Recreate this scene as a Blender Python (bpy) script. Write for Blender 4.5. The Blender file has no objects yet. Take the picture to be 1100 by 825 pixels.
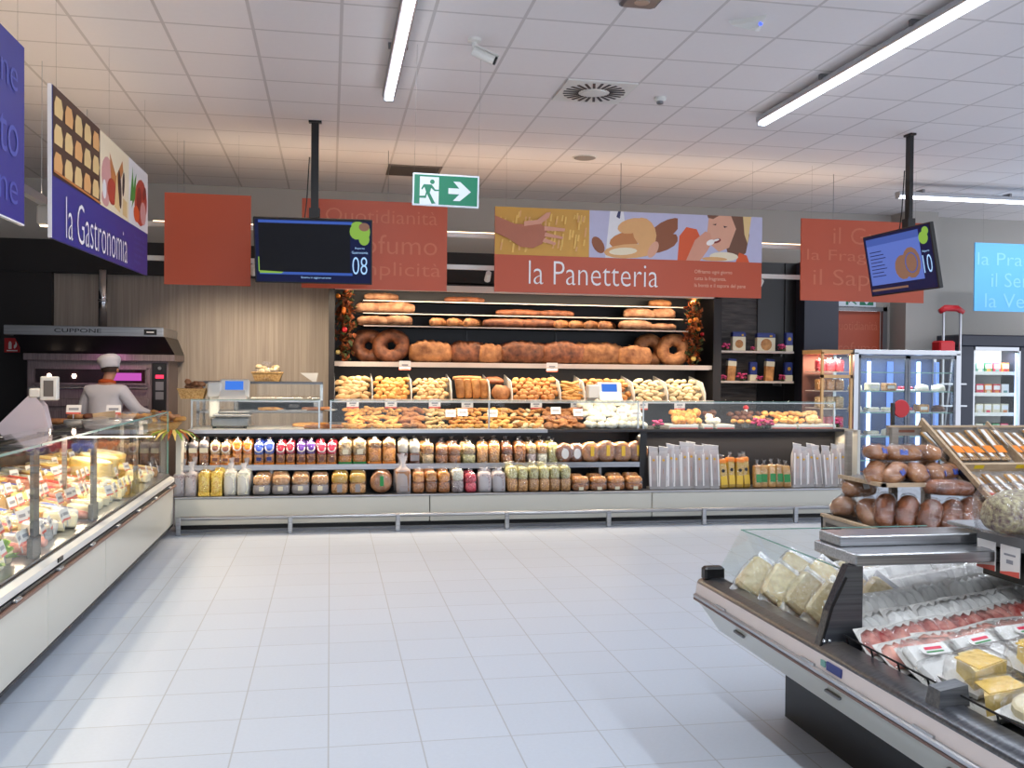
import bpy, math, random
from math import sin, cos, pi, radians as R_
from mathutils import Vector, Matrix
random.seed(7)
SC = bpy.context.scene
COL = SC.collection

# ------------------------------------------------------------------ camera, world, exposure
CAM = Vector((0, 0, 1.62))
FOC, YAW, PIT, ROL = 1033.94, 0.18685, -0.01284, 0.009736
cF = Vector((sin(YAW)*cos(PIT), cos(YAW)*cos(PIT), sin(PIT)))
_r = Vector((cos(YAW), -sin(YAW), 0)); _u = _r.cross(cF)
cR = cos(ROL)*_r + sin(ROL)*_u
cU = cos(ROL)*_u - sin(ROL)*_r
cam = bpy.data.objects.new('camera', bpy.data.cameras.new('camera'))
COL.objects.link(cam)
cam.matrix_world = Matrix(((cR.x, cU.x, -cF.x, CAM.x), (cR.y, cU.y, -cF.y, CAM.y), (cR.z, cU.z, -cF.z, CAM.z), (0, 0, 0, 1)))
cam.data.sensor_width = 36; cam.data.lens = FOC/1100*36
cam.data.clip_start = 0.05; cam.data.clip_end = 100
SC.camera = cam
w = bpy.data.worlds.new('world'); SC.world = w; w.use_nodes = True
w.node_tree.nodes['Background'].inputs[0].default_value = (0.85, 0.9, 1, 1)
w.node_tree.nodes['Background'].inputs[1].default_value = 2.0
SC.view_settings.view_transform = 'Standard'; SC.view_settings.look = 'None'
SC.view_settings.gamma = 1; SC.view_settings.use_curve_mapping = False
SC.view_settings.exposure = 0.1
SC.cycles.max_bounces = 7; SC.cycles.diffuse_bounces = 3; SC.cycles.glossy_bounces = 3
SC.cycles.transparent_max_bounces = 16; SC.cycles.transmission_bounces = 4
SC.cycles.sample_clamp_indirect = 4; SC.cycles.caustics_reflective = False; SC.cycles.caustics_refractive = False
P_TUBE, P_DELI, P_RACK, P_SHELF, P_TRACK = 11.0, 12.0, 16.0, 9.0, 60.0

def at(px, py, y):
    "point of the place seen at pixel (px, py) on the vertical plane y"
    d = cF + cR*((px-550)/FOC) - cU*((py-412.5)/FOC)
    return CAM + d*(y/d.y)
def atx(px, py, x):
    d = cF + cR*((px-550)/FOC) - cU*((py-412.5)/FOC)
    return CAM + d*(x/d.x)

# ------------------------------------------------------------------ materials
MATS = {}
def new_mat(name):
    m = bpy.data.materials.new(name); m.use_nodes = True
    MATS[name] = m
    return m, m.node_tree.nodes, m.node_tree.links, m.node_tree.nodes['Principled BSDF']
def lin(c):
    return tuple(((v/255)/12.92 if v/255 <= .04045 else ((v/255+.055)/1.055)**2.4) for v in c) + (1,)
def solid(name, c, rough=.5, metal=0., spec=.5, noise=0., nscale=20., bump=0., coat=0.):
    m, n, l, b = new_mat(name)
    c = lin(c)
    b.inputs['Base Color'].default_value = c; b.inputs['Roughness'].default_value = rough
    b.inputs['Metallic'].default_value = metal; b.inputs['Specular IOR Level'].default_value = spec
    b.inputs['Coat Weight'].default_value = coat
    if noise or bump:
        tc = n.new('ShaderNodeTexCoord'); nz = n.new('ShaderNodeTexNoise')
        nz.inputs['Scale'].default_value = nscale; nz.inputs['Detail'].default_value = 4
        l.new(tc.outputs['Object'], nz.inputs['Vector'])
        if noise:
            cr = n.new('ShaderNodeMapRange'); cr.inputs['To Min'].default_value = 1-noise; cr.inputs['To Max'].default_value = 1+noise
            l.new(nz.outputs['Fac'], cr.inputs['Value'])
            mx = n.new('ShaderNodeVectorMath'); mx.operation = 'SCALE'; mx.inputs[0].default_value = c[:3]
            l.new(cr.outputs[0], mx.inputs['Scale']); l.new(mx.outputs[0], b.inputs['Base Color'])
        if bump:
            bp = n.new('ShaderNodeBump'); bp.inputs['Strength'].default_value = bump; bp.inputs['Distance'].default_value = .01
            l.new(nz.outputs['Fac'], bp.inputs['Height']); l.new(bp.outputs[0], b.inputs['Normal'])
    return m
def food(name, c1, c2, scale=25., rough=.6, bump=.4, kind='noise', var=.18):
    "two tone mottled crust, biscuit or cheese; each object a little lighter or darker"
    m, n, l, b = new_mat(name)
    tc = n.new('ShaderNodeTexCoord'); oi = n.new('ShaderNodeObjectInfo')
    ad = n.new('ShaderNodeVectorMath'); ad.operation = 'ADD'
    l.new(tc.outputs['Object'], ad.inputs[0])
    sc = n.new('ShaderNodeMath'); sc.operation = 'MULTIPLY'; sc.inputs[1].default_value = 37
    l.new(oi.outputs['Random'], sc.inputs[0]); l.new(sc.outputs[0], ad.inputs[1])
    if kind == 'noise':
        t = n.new('ShaderNodeTexNoise'); t.inputs['Detail'].default_value = 5; out = t.outputs['Fac']
    else:
        t = n.new('ShaderNodeTexVoronoi'); out = t.outputs['Distance']
    t.inputs['Scale'].default_value = scale
    l.new(ad.outputs[0], t.inputs['Vector'])
    cr = n.new('ShaderNodeValToRGB')
    cr.color_ramp.elements[0].position = .3 if kind == 'noise' else .1; cr.color_ramp.elements[1].position = .68
    cr.color_ramp.elements[0].color = lin(c1); cr.color_ramp.elements[1].color = lin(c2)
    l.new(out, cr.inputs[0])
    mr = n.new('ShaderNodeMapRange'); mr.inputs['To Min'].default_value = 1-var; mr.inputs['To Max'].default_value = 1+var
    l.new(oi.outputs['Random'], mr.inputs['Value'])
    vm = n.new('ShaderNodeVectorMath'); vm.operation = 'SCALE'
    l.new(cr.outputs[0], vm.inputs[0]); l.new(mr.outputs[0], vm.inputs['Scale']); l.new(vm.outputs[0], b.inputs['Base Color'])
    b.inputs['Roughness'].default_value = rough
    bp = n.new('ShaderNodeBump'); bp.inputs['Strength'].default_value = bump; bp.inputs['Distance'].default_value = .01
    l.new(out, bp.inputs['Height']); l.new(bp.outputs[0], b.inputs['Normal'])
    return m
def emit(name, c, s):
    m, n, l, b = new_mat(name)
    b.inputs['Base Color'].default_value = (0, 0, 0, 1); b.inputs['Emission Color'].default_value = lin(c)
    b.inputs['Emission Strength'].default_value = s; b.inputs['Roughness'].default_value = .3; b.inputs['Specular IOR Level'].default_value = .15
    return m
def clear(name, tint, alpha, rough=.05, bump=0., bscale=60., gloss=(1, 1, 1), top=.75):
    "thin clear pane or film: straight-through transparency under a facing-dependent sheen"
    m, n, l, b = new_mat(name); n.remove(b)
    out = n['Material Output']
    tr = n.new('ShaderNodeBsdfTransparent'); tr.inputs[0].default_value = lin(tint)
    gl = n.new('ShaderNodeBsdfGlossy'); gl.inputs['Roughness'].default_value = rough; gl.inputs[0].default_value = gloss + (1,)
    fr = n.new('ShaderNodeLayerWeight'); pw = n.new('ShaderNodeMath'); pw.operation = 'POWER'; pw.inputs[1].default_value = 4.5
    l.new(fr.outputs['Facing'], pw.inputs[0])
    mr = n.new('ShaderNodeMapRange'); mr.inputs['To Min'].default_value = alpha; mr.inputs['To Max'].default_value = top
    l.new(pw.outputs[0], mr.inputs['Value'])
    mx = n.new('ShaderNodeMixShader'); l.new(mr.outputs[0], mx.inputs[0]); l.new(tr.outputs[0], mx.inputs[1]); l.new(gl.outputs[0], mx.inputs[2])
    l.new(mx.outputs[0], out.inputs[0])
    if bump:
        tc = n.new('ShaderNodeTexCoord'); nz = n.new('ShaderNodeTexNoise'); nz.inputs['Scale'].default_value = bscale
        l.new(tc.outputs['Object'], nz.inputs['Vector'])
        bp = n.new('ShaderNodeBump'); bp.inputs['Strength'].default_value = bump; bp.inputs['Distance'].default_value = .01
        l.new(nz.outputs['Fac'], bp.inputs['Height']); l.new(bp.outputs[0], gl.inputs['Normal']); l.new(bp.outputs[0], fr.inputs['Normal'])
    return m
def grid_mat(name, base, line, size, off, mortar, rough, noise, nscale, spec=.5, bump=0.):
    m, n, l, b = new_mat(name)
    tc = n.new('ShaderNodeTexCoord'); mp = n.new('ShaderNodeMapping'); mp.inputs['Location'].default_value = (-off[0], -off[1], 0)
    l.new(tc.outputs['Object'], mp.inputs[0])
    br = n.new('ShaderNodeTexBrick'); br.offset = 0; br.squash = 1
    br.inputs['Scale'].default_value = 1; br.inputs['Brick Width'].default_value = size; br.inputs['Row Height'].default_value = size
    br.inputs['Mortar Size'].default_value = mortar; br.inputs['Mortar Smooth'].default_value = .1; br.inputs['Bias'].default_value = 0
    b1 = lin(base); b2 = tuple(v*.965 for v in b1[:3]) + (1,)
    br.inputs['Color1'].default_value = b1; br.inputs['Color2'].default_value = b2; br.inputs['Mortar'].default_value = lin(line)
    l.new(mp.outputs[0], br.inputs['Vector'])
    nz = n.new('ShaderNodeTexNoise'); nz.inputs['Scale'].default_value = nscale; nz.inputs['Detail'].default_value = 6
    l.new(tc.outputs['Object'], nz.inputs['Vector'])
    mr = n.new('ShaderNodeMapRange'); mr.inputs['To Min'].default_value = 1-noise; mr.inputs['To Max'].default_value = 1+noise
    l.new(nz.outputs['Fac'], mr.inputs['Value'])
    vm = n.new('ShaderNodeVectorMath'); vm.operation = 'SCALE'
    l.new(br.outputs['Color'], vm.inputs[0]); l.new(mr.outputs[0], vm.inputs['Scale']); l.new(vm.outputs[0], b.inputs['Base Color'])
    b.inputs['Roughness'].default_value = rough; b.inputs['Specular IOR Level'].default_value = spec
    return m
def streak_mat(name, c1, c2, sc=(60, 60, 1.2), rough=.5, detail=4, bump=.0, metal=0.):
    m, n, l, b = new_mat(name)
    tc = n.new('ShaderNodeTexCoord'); mp = n.new('ShaderNodeMapping'); mp.inputs['Scale'].default_value = sc
    l.new(tc.outputs['Object'], mp.inputs[0])
    nz = n.new('ShaderNodeTexNoise'); nz.inputs['Scale'].default_value = 1; nz.inputs['Detail'].default_value = detail
    l.new(mp.outputs[0], nz.inputs['Vector'])
    cr = n.new('ShaderNodeValToRGB'); cr.color_ramp.elements[0].position = .3; cr.color_ramp.elements[1].position = .7
    cr.color_ramp.elements[0].color = lin(c1); cr.color_ramp.elements[1].color = lin(c2)
    l.new(nz.outputs['Fac'], cr.inputs[0]); l.new(cr.outputs[0], b.inputs['Base Color']); b.inputs['Roughness'].default_value = rough
    b.inputs['Metallic'].default_value = metal
    if bump:
        bp = n.new('ShaderNodeBump'); bp.inputs['Strength'].default_value = bump; bp.inputs['Distance'].default_value = .02
        l.new(nz.outputs['Fac'], bp.inputs['Height']); l.new(bp.outputs[0], b.inputs['Normal'])
    return m
floorM = grid_mat('floor_tile', (190, 200, 214), (164, 170, 178), .3995, (.004, .19), .0035, .42, .05, 55, .32)
ceilM = grid_mat('ceiling_tile', (238, 231, 229), (206, 198, 195), .6, (-1.742, 6.333), .012, .9, .02, 30)
wallM = solid('wall_paint', (176, 172, 166), .9, noise=.02, nscale=2)
darkM = solid('dark_panel', (26, 22, 24), .6)
navyM = solid('navy_panel', (44, 46, 60), .5)
blackM = solid('black_plastic', (14, 14, 16), .35)
charM = solid('charcoal_panel', (38, 38, 42), .5)
greyM = solid('grey_metal', (128, 128, 130), .35, .6)
steelM = streak_mat('brushed_steel', (150, 152, 155), (186, 188, 192), (2, 120, 120), .28, 3, 0, .9)
steelD = streak_mat('dark_steel', (84, 86, 92), (112, 115, 120), (2, 100, 100), .32, 3, 0, .8)
ovenM = streak_mat('oven_steel', (112, 98, 101), (140, 125, 126), (90, 90, 3), .4, 3, 0, .3)
whiteM = solid('white_laminate', (226, 224, 218), .35)
creamM = solid('cream_panel', (205, 203, 192), .32, coat=.3)
islM = solid('pink_white_rail', (216, 204, 200), .35)
lipM = solid('warm_white_shelf', (214, 200, 190), .4)
woodP = streak_mat('grey_wood_panel', (150, 139, 129), (176, 165, 154), (45, 45, 1.0), .6, 5, .05)
woodN = streak_mat('pale_wood_edge', (176, 150, 120), (200, 176, 146), (8, 60, 60), .6, 4)
crateM = streak_mat('grey_crate', (140, 132, 122), (158, 150, 140), (4, 4, 60), .7, 4)
slateM = streak_mat('slate_strips', (38, 36, 38), (84, 78, 76), (3.5, 3.5, 26), .7, 6, .8)
orangeM = solid('orange_print', (186, 78, 46), .45, noise=.03, nscale=3)
orangeT = solid('orange_ghost_print', (202, 108, 76), .5)
blueM = solid('deep_blue_print', (46, 46, 132), .45, noise=.06, nscale=2)
blueT = solid('blue_ghost_print', (78, 84, 168), .5)
skyM = solid('sky_blue_print', (92, 172, 224), .45); skyT = solid('sky_ghost_print', (132, 196, 236), .5)
whiteP = solid('white_print', (236, 232, 232), .5)
paleP = solid('pale_orange_print', (228, 178, 150), .5)
glassM = clear('clear_glass', (253, 255, 254), .018, .02, top=.45)
edgeM = solid('glass_edge', (120, 165, 155), .15)
filmM = clear('plastic_film', (252, 252, 252), .09, .12, 1., 42)
def milky(name, c, a):
    m, n, l, b = new_mat(name); b.inputs['Base Color'].default_value = lin(c); b.inputs['Roughness'].default_value = .35
    tr = n.new('ShaderNodeBsdfTransparent'); mx = n.new('ShaderNodeMixShader'); mx.inputs[0].default_value = a
    l.new(tr.outputs[0], mx.inputs[1]); l.new(b.outputs[0], mx.inputs[2]); l.new(mx.outputs[0], n['Material Output'].inputs[0])
    return m
filmW = milky('milky_film', (236, 236, 240), .42)
filmX = clear('misty_film', (236, 236, 238), .25, .35, .7, 35)
redM = solid('red_plastic', (190, 24, 34), .4); greenS = solid('exit_green', (10, 122, 88), .4); sgnW = solid('exit_white', (225, 232, 240), .4)
tagW = solid('price_card', (238, 234, 232), .5); tagR = solid('price_card_red', (224, 96, 84), .5); tagG = solid('price_print_grey', (150, 150, 158), .6)
yelM = solid('yellow_sticker', (232, 200, 40), .5)
alu = solid('aluminium', (186, 188, 192), .3, .85)
chrome = solid('chrome', (200, 200, 205), .15, 1.)
crustD = food('dark_crust', (84, 44, 26), (156, 94, 60), 14, .55, .6)
crustM = food('brown_crust', (120, 68, 36), (196, 136, 86), 12, .6, .5)
crustF = food('floured_crust', (120, 72, 44), (190, 144, 108), 10, .75, .6)
rollY = food('golden_roll', (186, 124, 58), (230, 182, 108), 14, .6, .4)
rollP = food('pale_roll', (178, 138, 88), (226, 196, 148), 12, .7, .4)
rollW = food('white_roll', (198, 172, 126), (236, 220, 182), 12, .75, .3)
rollB = food('tan_roll', (146, 88, 42), (212, 154, 92), 12, .6, .5)
mering = food('meringue_white', (226, 218, 196), (250, 246, 232), 20, .7, .6)
pastry = food('pastry_gold', (190, 110, 44), (246, 192, 106), 22, .5, .6)
chocoM = food('chocolate', (58, 28, 18), (110, 62, 38), 25, .5, .5)
cheeseY = food('yellow_cheese', (222, 186, 92), (244, 220, 142), 6, .45, .1)
cheeseC = food('cream_cheese', (236, 220, 168), (250, 240, 208), 6, .45, .1)
cheeseD = food('aged_cheese', (196, 150, 82), (230, 192, 128), 8, .5, .15)
rindM = food('cheese_rind', (150, 96, 44), (196, 146, 80), 10, .6, .2)
meatM = food('cured_meat', (156, 54, 50), (230, 168, 154), 26, .4, .2)
hamM = food('ham_slice', (204, 120, 104), (236, 178, 160), 20, .4, .1)
leafG = food('lettuce', (90, 150, 36), (180, 214, 90), 20, .5, .5)
leafR = food('autumn_leaf', (96, 40, 20), (180, 96, 40), 12, .7, .3, var=.5)
leafD = food('dark_leaf', (34, 44, 22), (74, 84, 40), 12, .7, .3)
fruitO = food('orange_fruit', (206, 96, 24), (240, 150, 44), 8, .4, .1)
pinkF = food('pink_petal', (190, 36, 90), (238, 96, 150), 30, .6, .3)
skinM = solid('skin', (198, 140, 112), .55); clothW = solid('white_cloth', (232, 226, 230), .85, noise=.04, nscale=9, bump=.3)
clothO = solid('orange_cloth', (196, 82, 30), .85); hairM = solid('dark_hair', (60, 42, 34), .8); trouM = solid('grey_trousers', (70, 70, 78), .9)
wicker = food('wicker', (176, 128, 70), (224, 186, 124), 60, .7, .8)
lampM = emit('tube_white', (236, 242, 255), 6.0); ledW = emit('warm_led', (255, 214, 170), 5.0); ledB = emit('cold_led', (178, 206, 255), 5.0)
colorM = {k: solid('print_'+k, v, .45) for k, v in dict(orange=(236, 136, 40), blue=(50, 86, 190), crimson=(190, 34, 62), purple=(92, 50, 150), pink=(226, 52, 84), green=(44, 140, 70), brown=(120, 76, 66), yellow=(240, 196, 60), white=(232, 230, 228), gold=(206, 160, 40), cream=(226, 218, 190), navy=(34, 50, 120), grey=(150, 144, 146), red=(206, 44, 40), violet=(150, 60, 130), teal=(110, 160, 150)).items()}

# ------------------------------------------------------------------ mesh helpers
SPLIT = {'end_cap', 'mounting_bracket', 'post', 'side_panel', 'shelf_support', 'foot', 'leg', 'bracket', 'hand_slot', 'strip_light', 'side_pane', 'lamp_post', 'bolt', 'printed_strip', 'wire'}
class MB:
    def __init__(s): s.v = []; s.f = []; s.m = []; s.mats = []; s.cur = 0
    def mat(s, m):
        if m not in s.mats: s.mats.append(m)
        s.cur = s.mats.index(m); return s
    def add(s, vs, fs, M=None):
        o = len(s.v)
        s.v += [tuple(M @ Vector(v)) if M is not None else tuple(v) for v in vs]
        s.f += [tuple(i+o for i in f) for f in fs]; s.m += [s.cur]*len(fs)
        return s
    def box(s, x0, x1, y0, y1, z0, z1, M=None, ch=0.):
        if x0 > x1: x0, x1 = x1, x0
        if ch <= 0:
            vs = [(x, y, z) for x in (x0, x1) for y in (y0, y1) for z in (z0, z1)]
            return s.add(vs, [(0, 1, 3, 2), (4, 6, 7, 5), (0, 4, 5, 1), (2, 3, 7, 6), (0, 2, 6, 4), (1, 5, 7, 3)], M)
        c = ch; rings = []
        for z, k in ((z0, c), (z0+c, 0), (z1-c, 0), (z1, c)):
            a, b_, e, g = x0+k, x1-k, y0+k, y1-k
            q = c if k == 0 else c*.6
            rings.append([(a+q, e, z), (b_-q, e, z), (b_, e+q, z), (b_, g-q, z), (b_-q, g, z), (a+q, g, z), (a, g-q, z), (a, e+q, z)])
        return s.rings(rings, M, True, True)
    def rings(s, rings, M=None, cap0=True, cap1=True, closed=True):
        n = len(rings[0]); vs = [v for r in rings for v in r]; fs = []
        for i in range(len(rings)-1):
            for j in range(n if closed else n-1):
                k = (j+1) % n
                fs.append((i*n+j, i*n+k, (i+1)*n+k, (i+1)*n+j))
        if cap0: fs.append(tuple(range(n-1, -1, -1)))
        if cap1: fs.append(tuple((len(rings)-1)*n+j for j in range(n)))
        return s.add(vs, fs, M)
    def tube(s, pts, r, n=8, M=None, cap=True):
        pts = [Vector(p) for p in pts]; rr = r if isinstance(r, (list, tuple)) else [r]*len(pts); rings = []
        for i, p in enumerate(pts):
            d = (pts[min(i+1, len(pts)-1)] - pts[max(i-1, 0)]).normalized()
            a = Vector((0, 0, 1)) if abs(d.z) < .9 else Vector((1, 0, 0))
            u = d.cross(a).normalized(); v = d.cross(u)
            rings.append([tuple(p + (u*cos(2*pi*k/n) + v*sin(2*pi*k/n))*rr[i]) for k in range(n)])
        return s.rings(rings, M, cap, cap)
    def lathe(s, prof, n=20, M=None, cap=True):
        return s.rings([[(r*cos(2*pi*k/n), r*sin(2*pi*k/n), z) for k in range(n)] for r, z in prof], M, cap, cap)
    def prism(s, poly, axis, a, b, M=None):
        "poly in the two other axes, extruded from a to b"
        def P(p, t):
            return (t, p[0], p[1]) if axis == 'x' else (p[0], t, p[1]) if axis == 'y' else (p[0], p[1], t)
        return s.rings([[P(p, a) for p in poly], [P(p, b) for p in poly]], M)
    def blob(s, L, W, H, p=1., nu=12, nv=8, amp=.06, seed=0, M=None, cut=0, flat=True, taper=1.):
        "closed loaf form along x, flattened on its base at z = 0"
        rg = random.Random(seed); ph = [rg.uniform(0, 6.28) for _ in range(6)]
        rings = []
        for i in range(nu+1):
            t = i/nu; x = -cos(pi*t); e = max(sin(pi*t), .02)**(taper)
            ring = []
            for j in range(nv):
                a = 2*pi*j/nv
                cy, sz = cos(a), sin(a)
                cy = math.copysign(abs(cy)**p, cy); sz = math.copysign(abs(sz)**p, sz)
                k = 1 + amp*(sin(5*x+2*a+ph[0]) + .6*sin(9*x-3*a+ph[1]) + .5*sin(3*a+ph[2]))
                if cut and sz > .2: k += .07*sin(cut*pi*x + 1.6*cy)*e
                z = sz*H/2*e*k
                if flat and z < -H*.34: z = -H*.34 - (-H*.34-z)*.1
                ring.append((x*L/2, cy*W/2*e*k, z + H*.36))
            rings.append(ring)
        return s.rings(rings, M)
    def ball(s, c, r, n=8, m=5, sc=(1, 1, 1), M=None):
        rings = [[(c[0]+r*sc[0]*sin(pi*i/m)*cos(2*pi*j/n), c[1]+r*sc[1]*sin(pi*i/m)*sin(2*pi*j/n), c[2]+r*sc[2]*-cos(pi*i/m)) for j in range(n)] for i in range(1, m)]
        return s.rings(rings, M)
    def torus(s, R, r, n=20, k=8, M=None, sq=1., amp=0., seed=0):
        rg = random.Random(seed); p0 = rg.uniform(0, 6)
        vs = []; fs = []
        for i in range(n):
            a = 2*pi*i/n; rr = r*(1+amp*sin(6*a+p0)+amp*.6*sin(11*a))
            for j in range(k):
                b = 2*pi*j/k
                vs.append(((R+rr*cos(b))*cos(a), (R+rr*cos(b))*sin(a), rr*sin(b)*sq))
        for i in range(n):
            for j in range(k):
                fs.append((i*k+j, ((i+1) % n)*k+j, ((i+1) % n)*k+(j+1) % k, i*k+(j+1) % k))
        return s.add(vs, fs, M)
    def build(s, name, parent=None, smooth=False, mat=None):
        if parent is not None and name in SPLIT:
            par = list(range(len(s.v)))
            def find(a):
                while par[a] != a: par[a] = par[par[a]]; a = par[a]
                return a
            for f in s.f:
                for v in f[1:]: par[find(f[0])] = find(v)
            comp = {}
            for fi, f in enumerate(s.f): comp.setdefault(find(f[0]), []).append(fi)
            if len(comp) > 1:
                o = None
                for fis in comp.values():
                    q = MB(); q.mats = [s.mats[s.m[fis[0]]]]; mp = {}
                    for fi in fis:
                        for v in s.f[fi]:
                            if v not in mp: mp[v] = len(q.v); q.v.append(s.v[v])
                        q.f.append(tuple(mp[v] for v in s.f[fi])); q.m.append(0)
                    o = q.build(name, parent, smooth)
                return o
        me = bpy.data.meshes.new(name); me.from_pydata(s.v, [], s.f)
        for m in (s.mats or [mat]): me.materials.append(m)
        if s.mats: me.polygons.foreach_set('material_index', s.m)
        if smooth: me.polygons.foreach_set('use_smooth', [True]*len(me.polygons))
        me.update()
        o = bpy.data.objects.new(name, me); COL.objects.link(o)
        if parent: o.parent = parent
        return o
def mb(m=None):
    q = MB()
    if m: q.mat(m)
    return q
T = Matrix.Translation
def RX(a): return Matrix.Rotation(a, 4, 'X')
def RY(a): return Matrix.Rotation(a, 4, 'Y')
def RZ(a): return Matrix.Rotation(a, 4, 'Z')
def tag(o, label, cat, group=None, kind=None):
    o['label'] = label; o['category'] = cat
    if group: o['group'] = group
    if kind: o['kind'] = kind
    return o
def empty(name, loc=(0, 0, 0), rot=(0, 0, 0)):
    o = bpy.data.objects.new(name, None); COL.objects.link(o); o.location = loc; o.rotation_euler = rot
    o.empty_display_size = .05
    return o
def struct(q, name, smooth=False):
    o = q.build(name, None, smooth); o['kind'] = 'structure'; return o
def dup(o, parent=None):
    c = o.copy(); COL.objects.link(c); c.parent = parent
    for ch in [x for x in KIDS.get(o.name, [])] or []:
        KIDS.setdefault(c.name, []).append(dup(ch, c))
    return c
KIDS = {}
def kids(o):
    for ch in o.children:
        KIDS.setdefault(o.name, [])
        if ch not in KIDS[o.name]: KIDS[o.name].append(ch)
        kids(ch)
CACHE = {}
def inst(key, build, loc, rot=(0, 0, 0), label='', cat='', group=None, scale=1.):
    if key in CACHE: o = dup(CACHE[key])
    else:
        o = build(); CACHE[key] = o; kids(o)
    o.location = loc; o.rotation_euler = rot; o.scale = (scale,)*3 if isinstance(scale, (int, float)) else scale
    return tag(o, label, cat, group)
ORD = ['leftmost', 'second', 'third', 'fourth', 'fifth', 'sixth', 'seventh', 'eighth', 'ninth', 'tenth', 'eleventh', 'twelfth', 'thirteenth', 'fourteenth', 'fifteenth', 'sixteenth', 'seventeenth', 'eighteenth', 'nineteenth', 'twentieth']
def nth(i, rest='from the left'): return 'leftmost' if i == 0 else (ORD[i] if i < 20 else 'far right') + ' ' + rest
def text(body, h, mat, parent, loc=(0, 0, 0), width=None, rot=(pi/2, 0, 0), name='lettering', off=-.006, align='LEFT', ext=.0008, centre=False):
    "flat lettering, h = height of the whole line; width stretches it to fit"
    cu = bpy.data.curves.new(name, 'FONT'); cu.body = body; cu.size = 1; cu.offset = off; cu.resolution_u = 3
    tmp = bpy.data.objects.new(name, cu)
    me = bpy.data.meshes.new_from_object(tmp)
    bpy.data.objects.remove(tmp); bpy.data.curves.remove(cu)
    xs = [v.co.x for v in me.vertices]; ys = [v.co.y for v in me.vertices]
    x0, x1, y0, y1 = min(xs), max(xs), min(ys), max(ys)
    sy = h/(y1-y0); sx = (width/(x1-x0)) if width else sy
    for v in me.vertices:
        v.co.x = (v.co.x-x0)*sx - ((x1-x0)*sx/2 if centre else 0); v.co.y = (v.co.y-y0)*sy; v.co.z = ext
    me.materials.append(mat); me.name = name
    o = bpy.data.objects.new(name, me); COL.objects.link(o); o.parent = parent; o.location = loc; o.rotation_euler = rot
    return o
def area(name, loc, rot, sx, sy, power, col, parent=None, spread=None):
    li = bpy.data.lights.new(name, 'AREA'); li.shape = 'RECTANGLE'; li.size = sx; li.size_y = sy; li.energy = power; li.color = col
    if spread: li.spread = spread
    o = bpy.data.objects.new(name, li); COL.objects.link(o); o.location = loc; o.rotation_euler = rot
    if parent: o.parent = parent
    return o
def spot(name, loc, target, power, col, ang, parent=None, size=.04):
    li = bpy.data.lights.new(name, 'SPOT'); li.energy = power; li.color = col; li.spot_size = ang; li.spot_blend = .6; li.shadow_soft_size = size
    o = bpy.data.objects.new(name, li); COL.objects.link(o); o.location = loc
    o.rotation_euler = (Vector(target)-Vector(loc)).to_track_quat('-Z', 'Y').to_euler()
    if parent: o.parent = parent
    return o
WARM = (1, .80, .58); COOL = (.86, .93, 1.0)

# ------------------------------------------------------------------ room shell
struct(mb(floorM).box(-4.6, 13, -7, 15, -.1, 0), 'floor')
struct(mb(ceilM).box(-4.6, 13, -7, 15, 3.98, 4.1), 'ceiling')
struct(mb(wallM).box(-4.2, 7.15, 12.95, 13.1, 0, 3.98).box(7.15, 8.0, 12.95, 13.1, 2.62, 3.98).box(8.0, 13, 12.95, 13.1, 0, 3.98), 'wall_back')
struct(mb(darkM).box(-4.4, -4.2, -7, 12.95, 0, 3.18).mat(wallM).box(-4.4, -4.2, -7, 12.95, 3.18, 3.98), 'wall_left')
struct(mb(wallM).box(8.12, 8.62, 12.55, 12.95, 0, 3.98), 'wall_pillar')
struct(mb(woodP).box(-4.19, .0, 12.72, 12.94, 0, 2.8), 'wall_panelling')
struct(mb(darkM).box(-4.19, 6.25, 12.60, 12.94, 2.78, 3.18), 'trim_1')
struct(mb(darkM).box(-4.19, -3.35, 12.62, 12.72, 0, 2.78), 'trim_2')
struct(mb(slateM).box(5.05, 6.26, 12.60, 12.94, 0, 2.78), 'wall_slate')
struct(mb(blackM).box(6.26, 6.42, 12.56, 12.94, 0, 3.18).mat(navyM).box(6.42, 6.93, 12.3, 12.94, 0, 3.18).mat(blackM).box(5.86, 6.26, 12.58, 12.6, 0, 3.18), 'dark_opening_and_pillar')  # black boxes paint the darkness of the opening, navy box is the pillar
d = mb(orangeM).box(7.17, 7.98, 12.98, 13.02, 0, 2.56).build('door_1'); d['kind'] = 'structure'
struct(mb(greyM).box(7.11, 7.17, 12.9, 12.96, 0, 2.62).box(7.98, 8.05, 12.9, 12.96, 0, 2.62).box(7.11, 8.05, 12.9, 12.96, 2.56, 2.62), 'trim_4')
text('Quotidianità', .15, orangeT, d, (7.2, 12.978, 2.26), .74)
text('Profumo', .15, orangeT, d, (7.2, 12.978, 1.95), .74)

# ------------------------------------------------------------------ ceiling lights
def tube_light(name, p0, p1, label, power):
    p0 = Vector(p0); p1 = Vector(p1); L = (p1-p0).length; ang = math.atan2((p1-p0).y, (p1-p0).x)
    r = empty(name, (p0+p1)/2, (0, 0, ang)); tag(r, label, 'ceiling light', 'linear ceiling lights')
    mb(alu).box(-L/2, L/2, -.055, .055, .02, .07, ch=.008).build('housing', r)
    mb(lampM).box(-L/2+.02, L/2-.02, -.032, .032, -.012, .022, ch=.01).build('diffuser', r)
    mb(alu).box(-L/2, -L/2+.02, -.045, .045, -.015, .025, ch=.006).box(L/2-.02, L/2, -.045, .045, -.015, .025, ch=.006).build('end_cap', r)
    k = mb(greyM)
    x = -L/2+.3
    while x < L/2: k.box(x, x+.03, -.07, .07, .06, .10); x += 1.2
    k.build('mounting_bracket', r)
    a_ = area('tube_lamp', (0, 0, -.02), (0, 0, 0), L-.1, .07, power*L, COOL, r)
    return r
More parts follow.
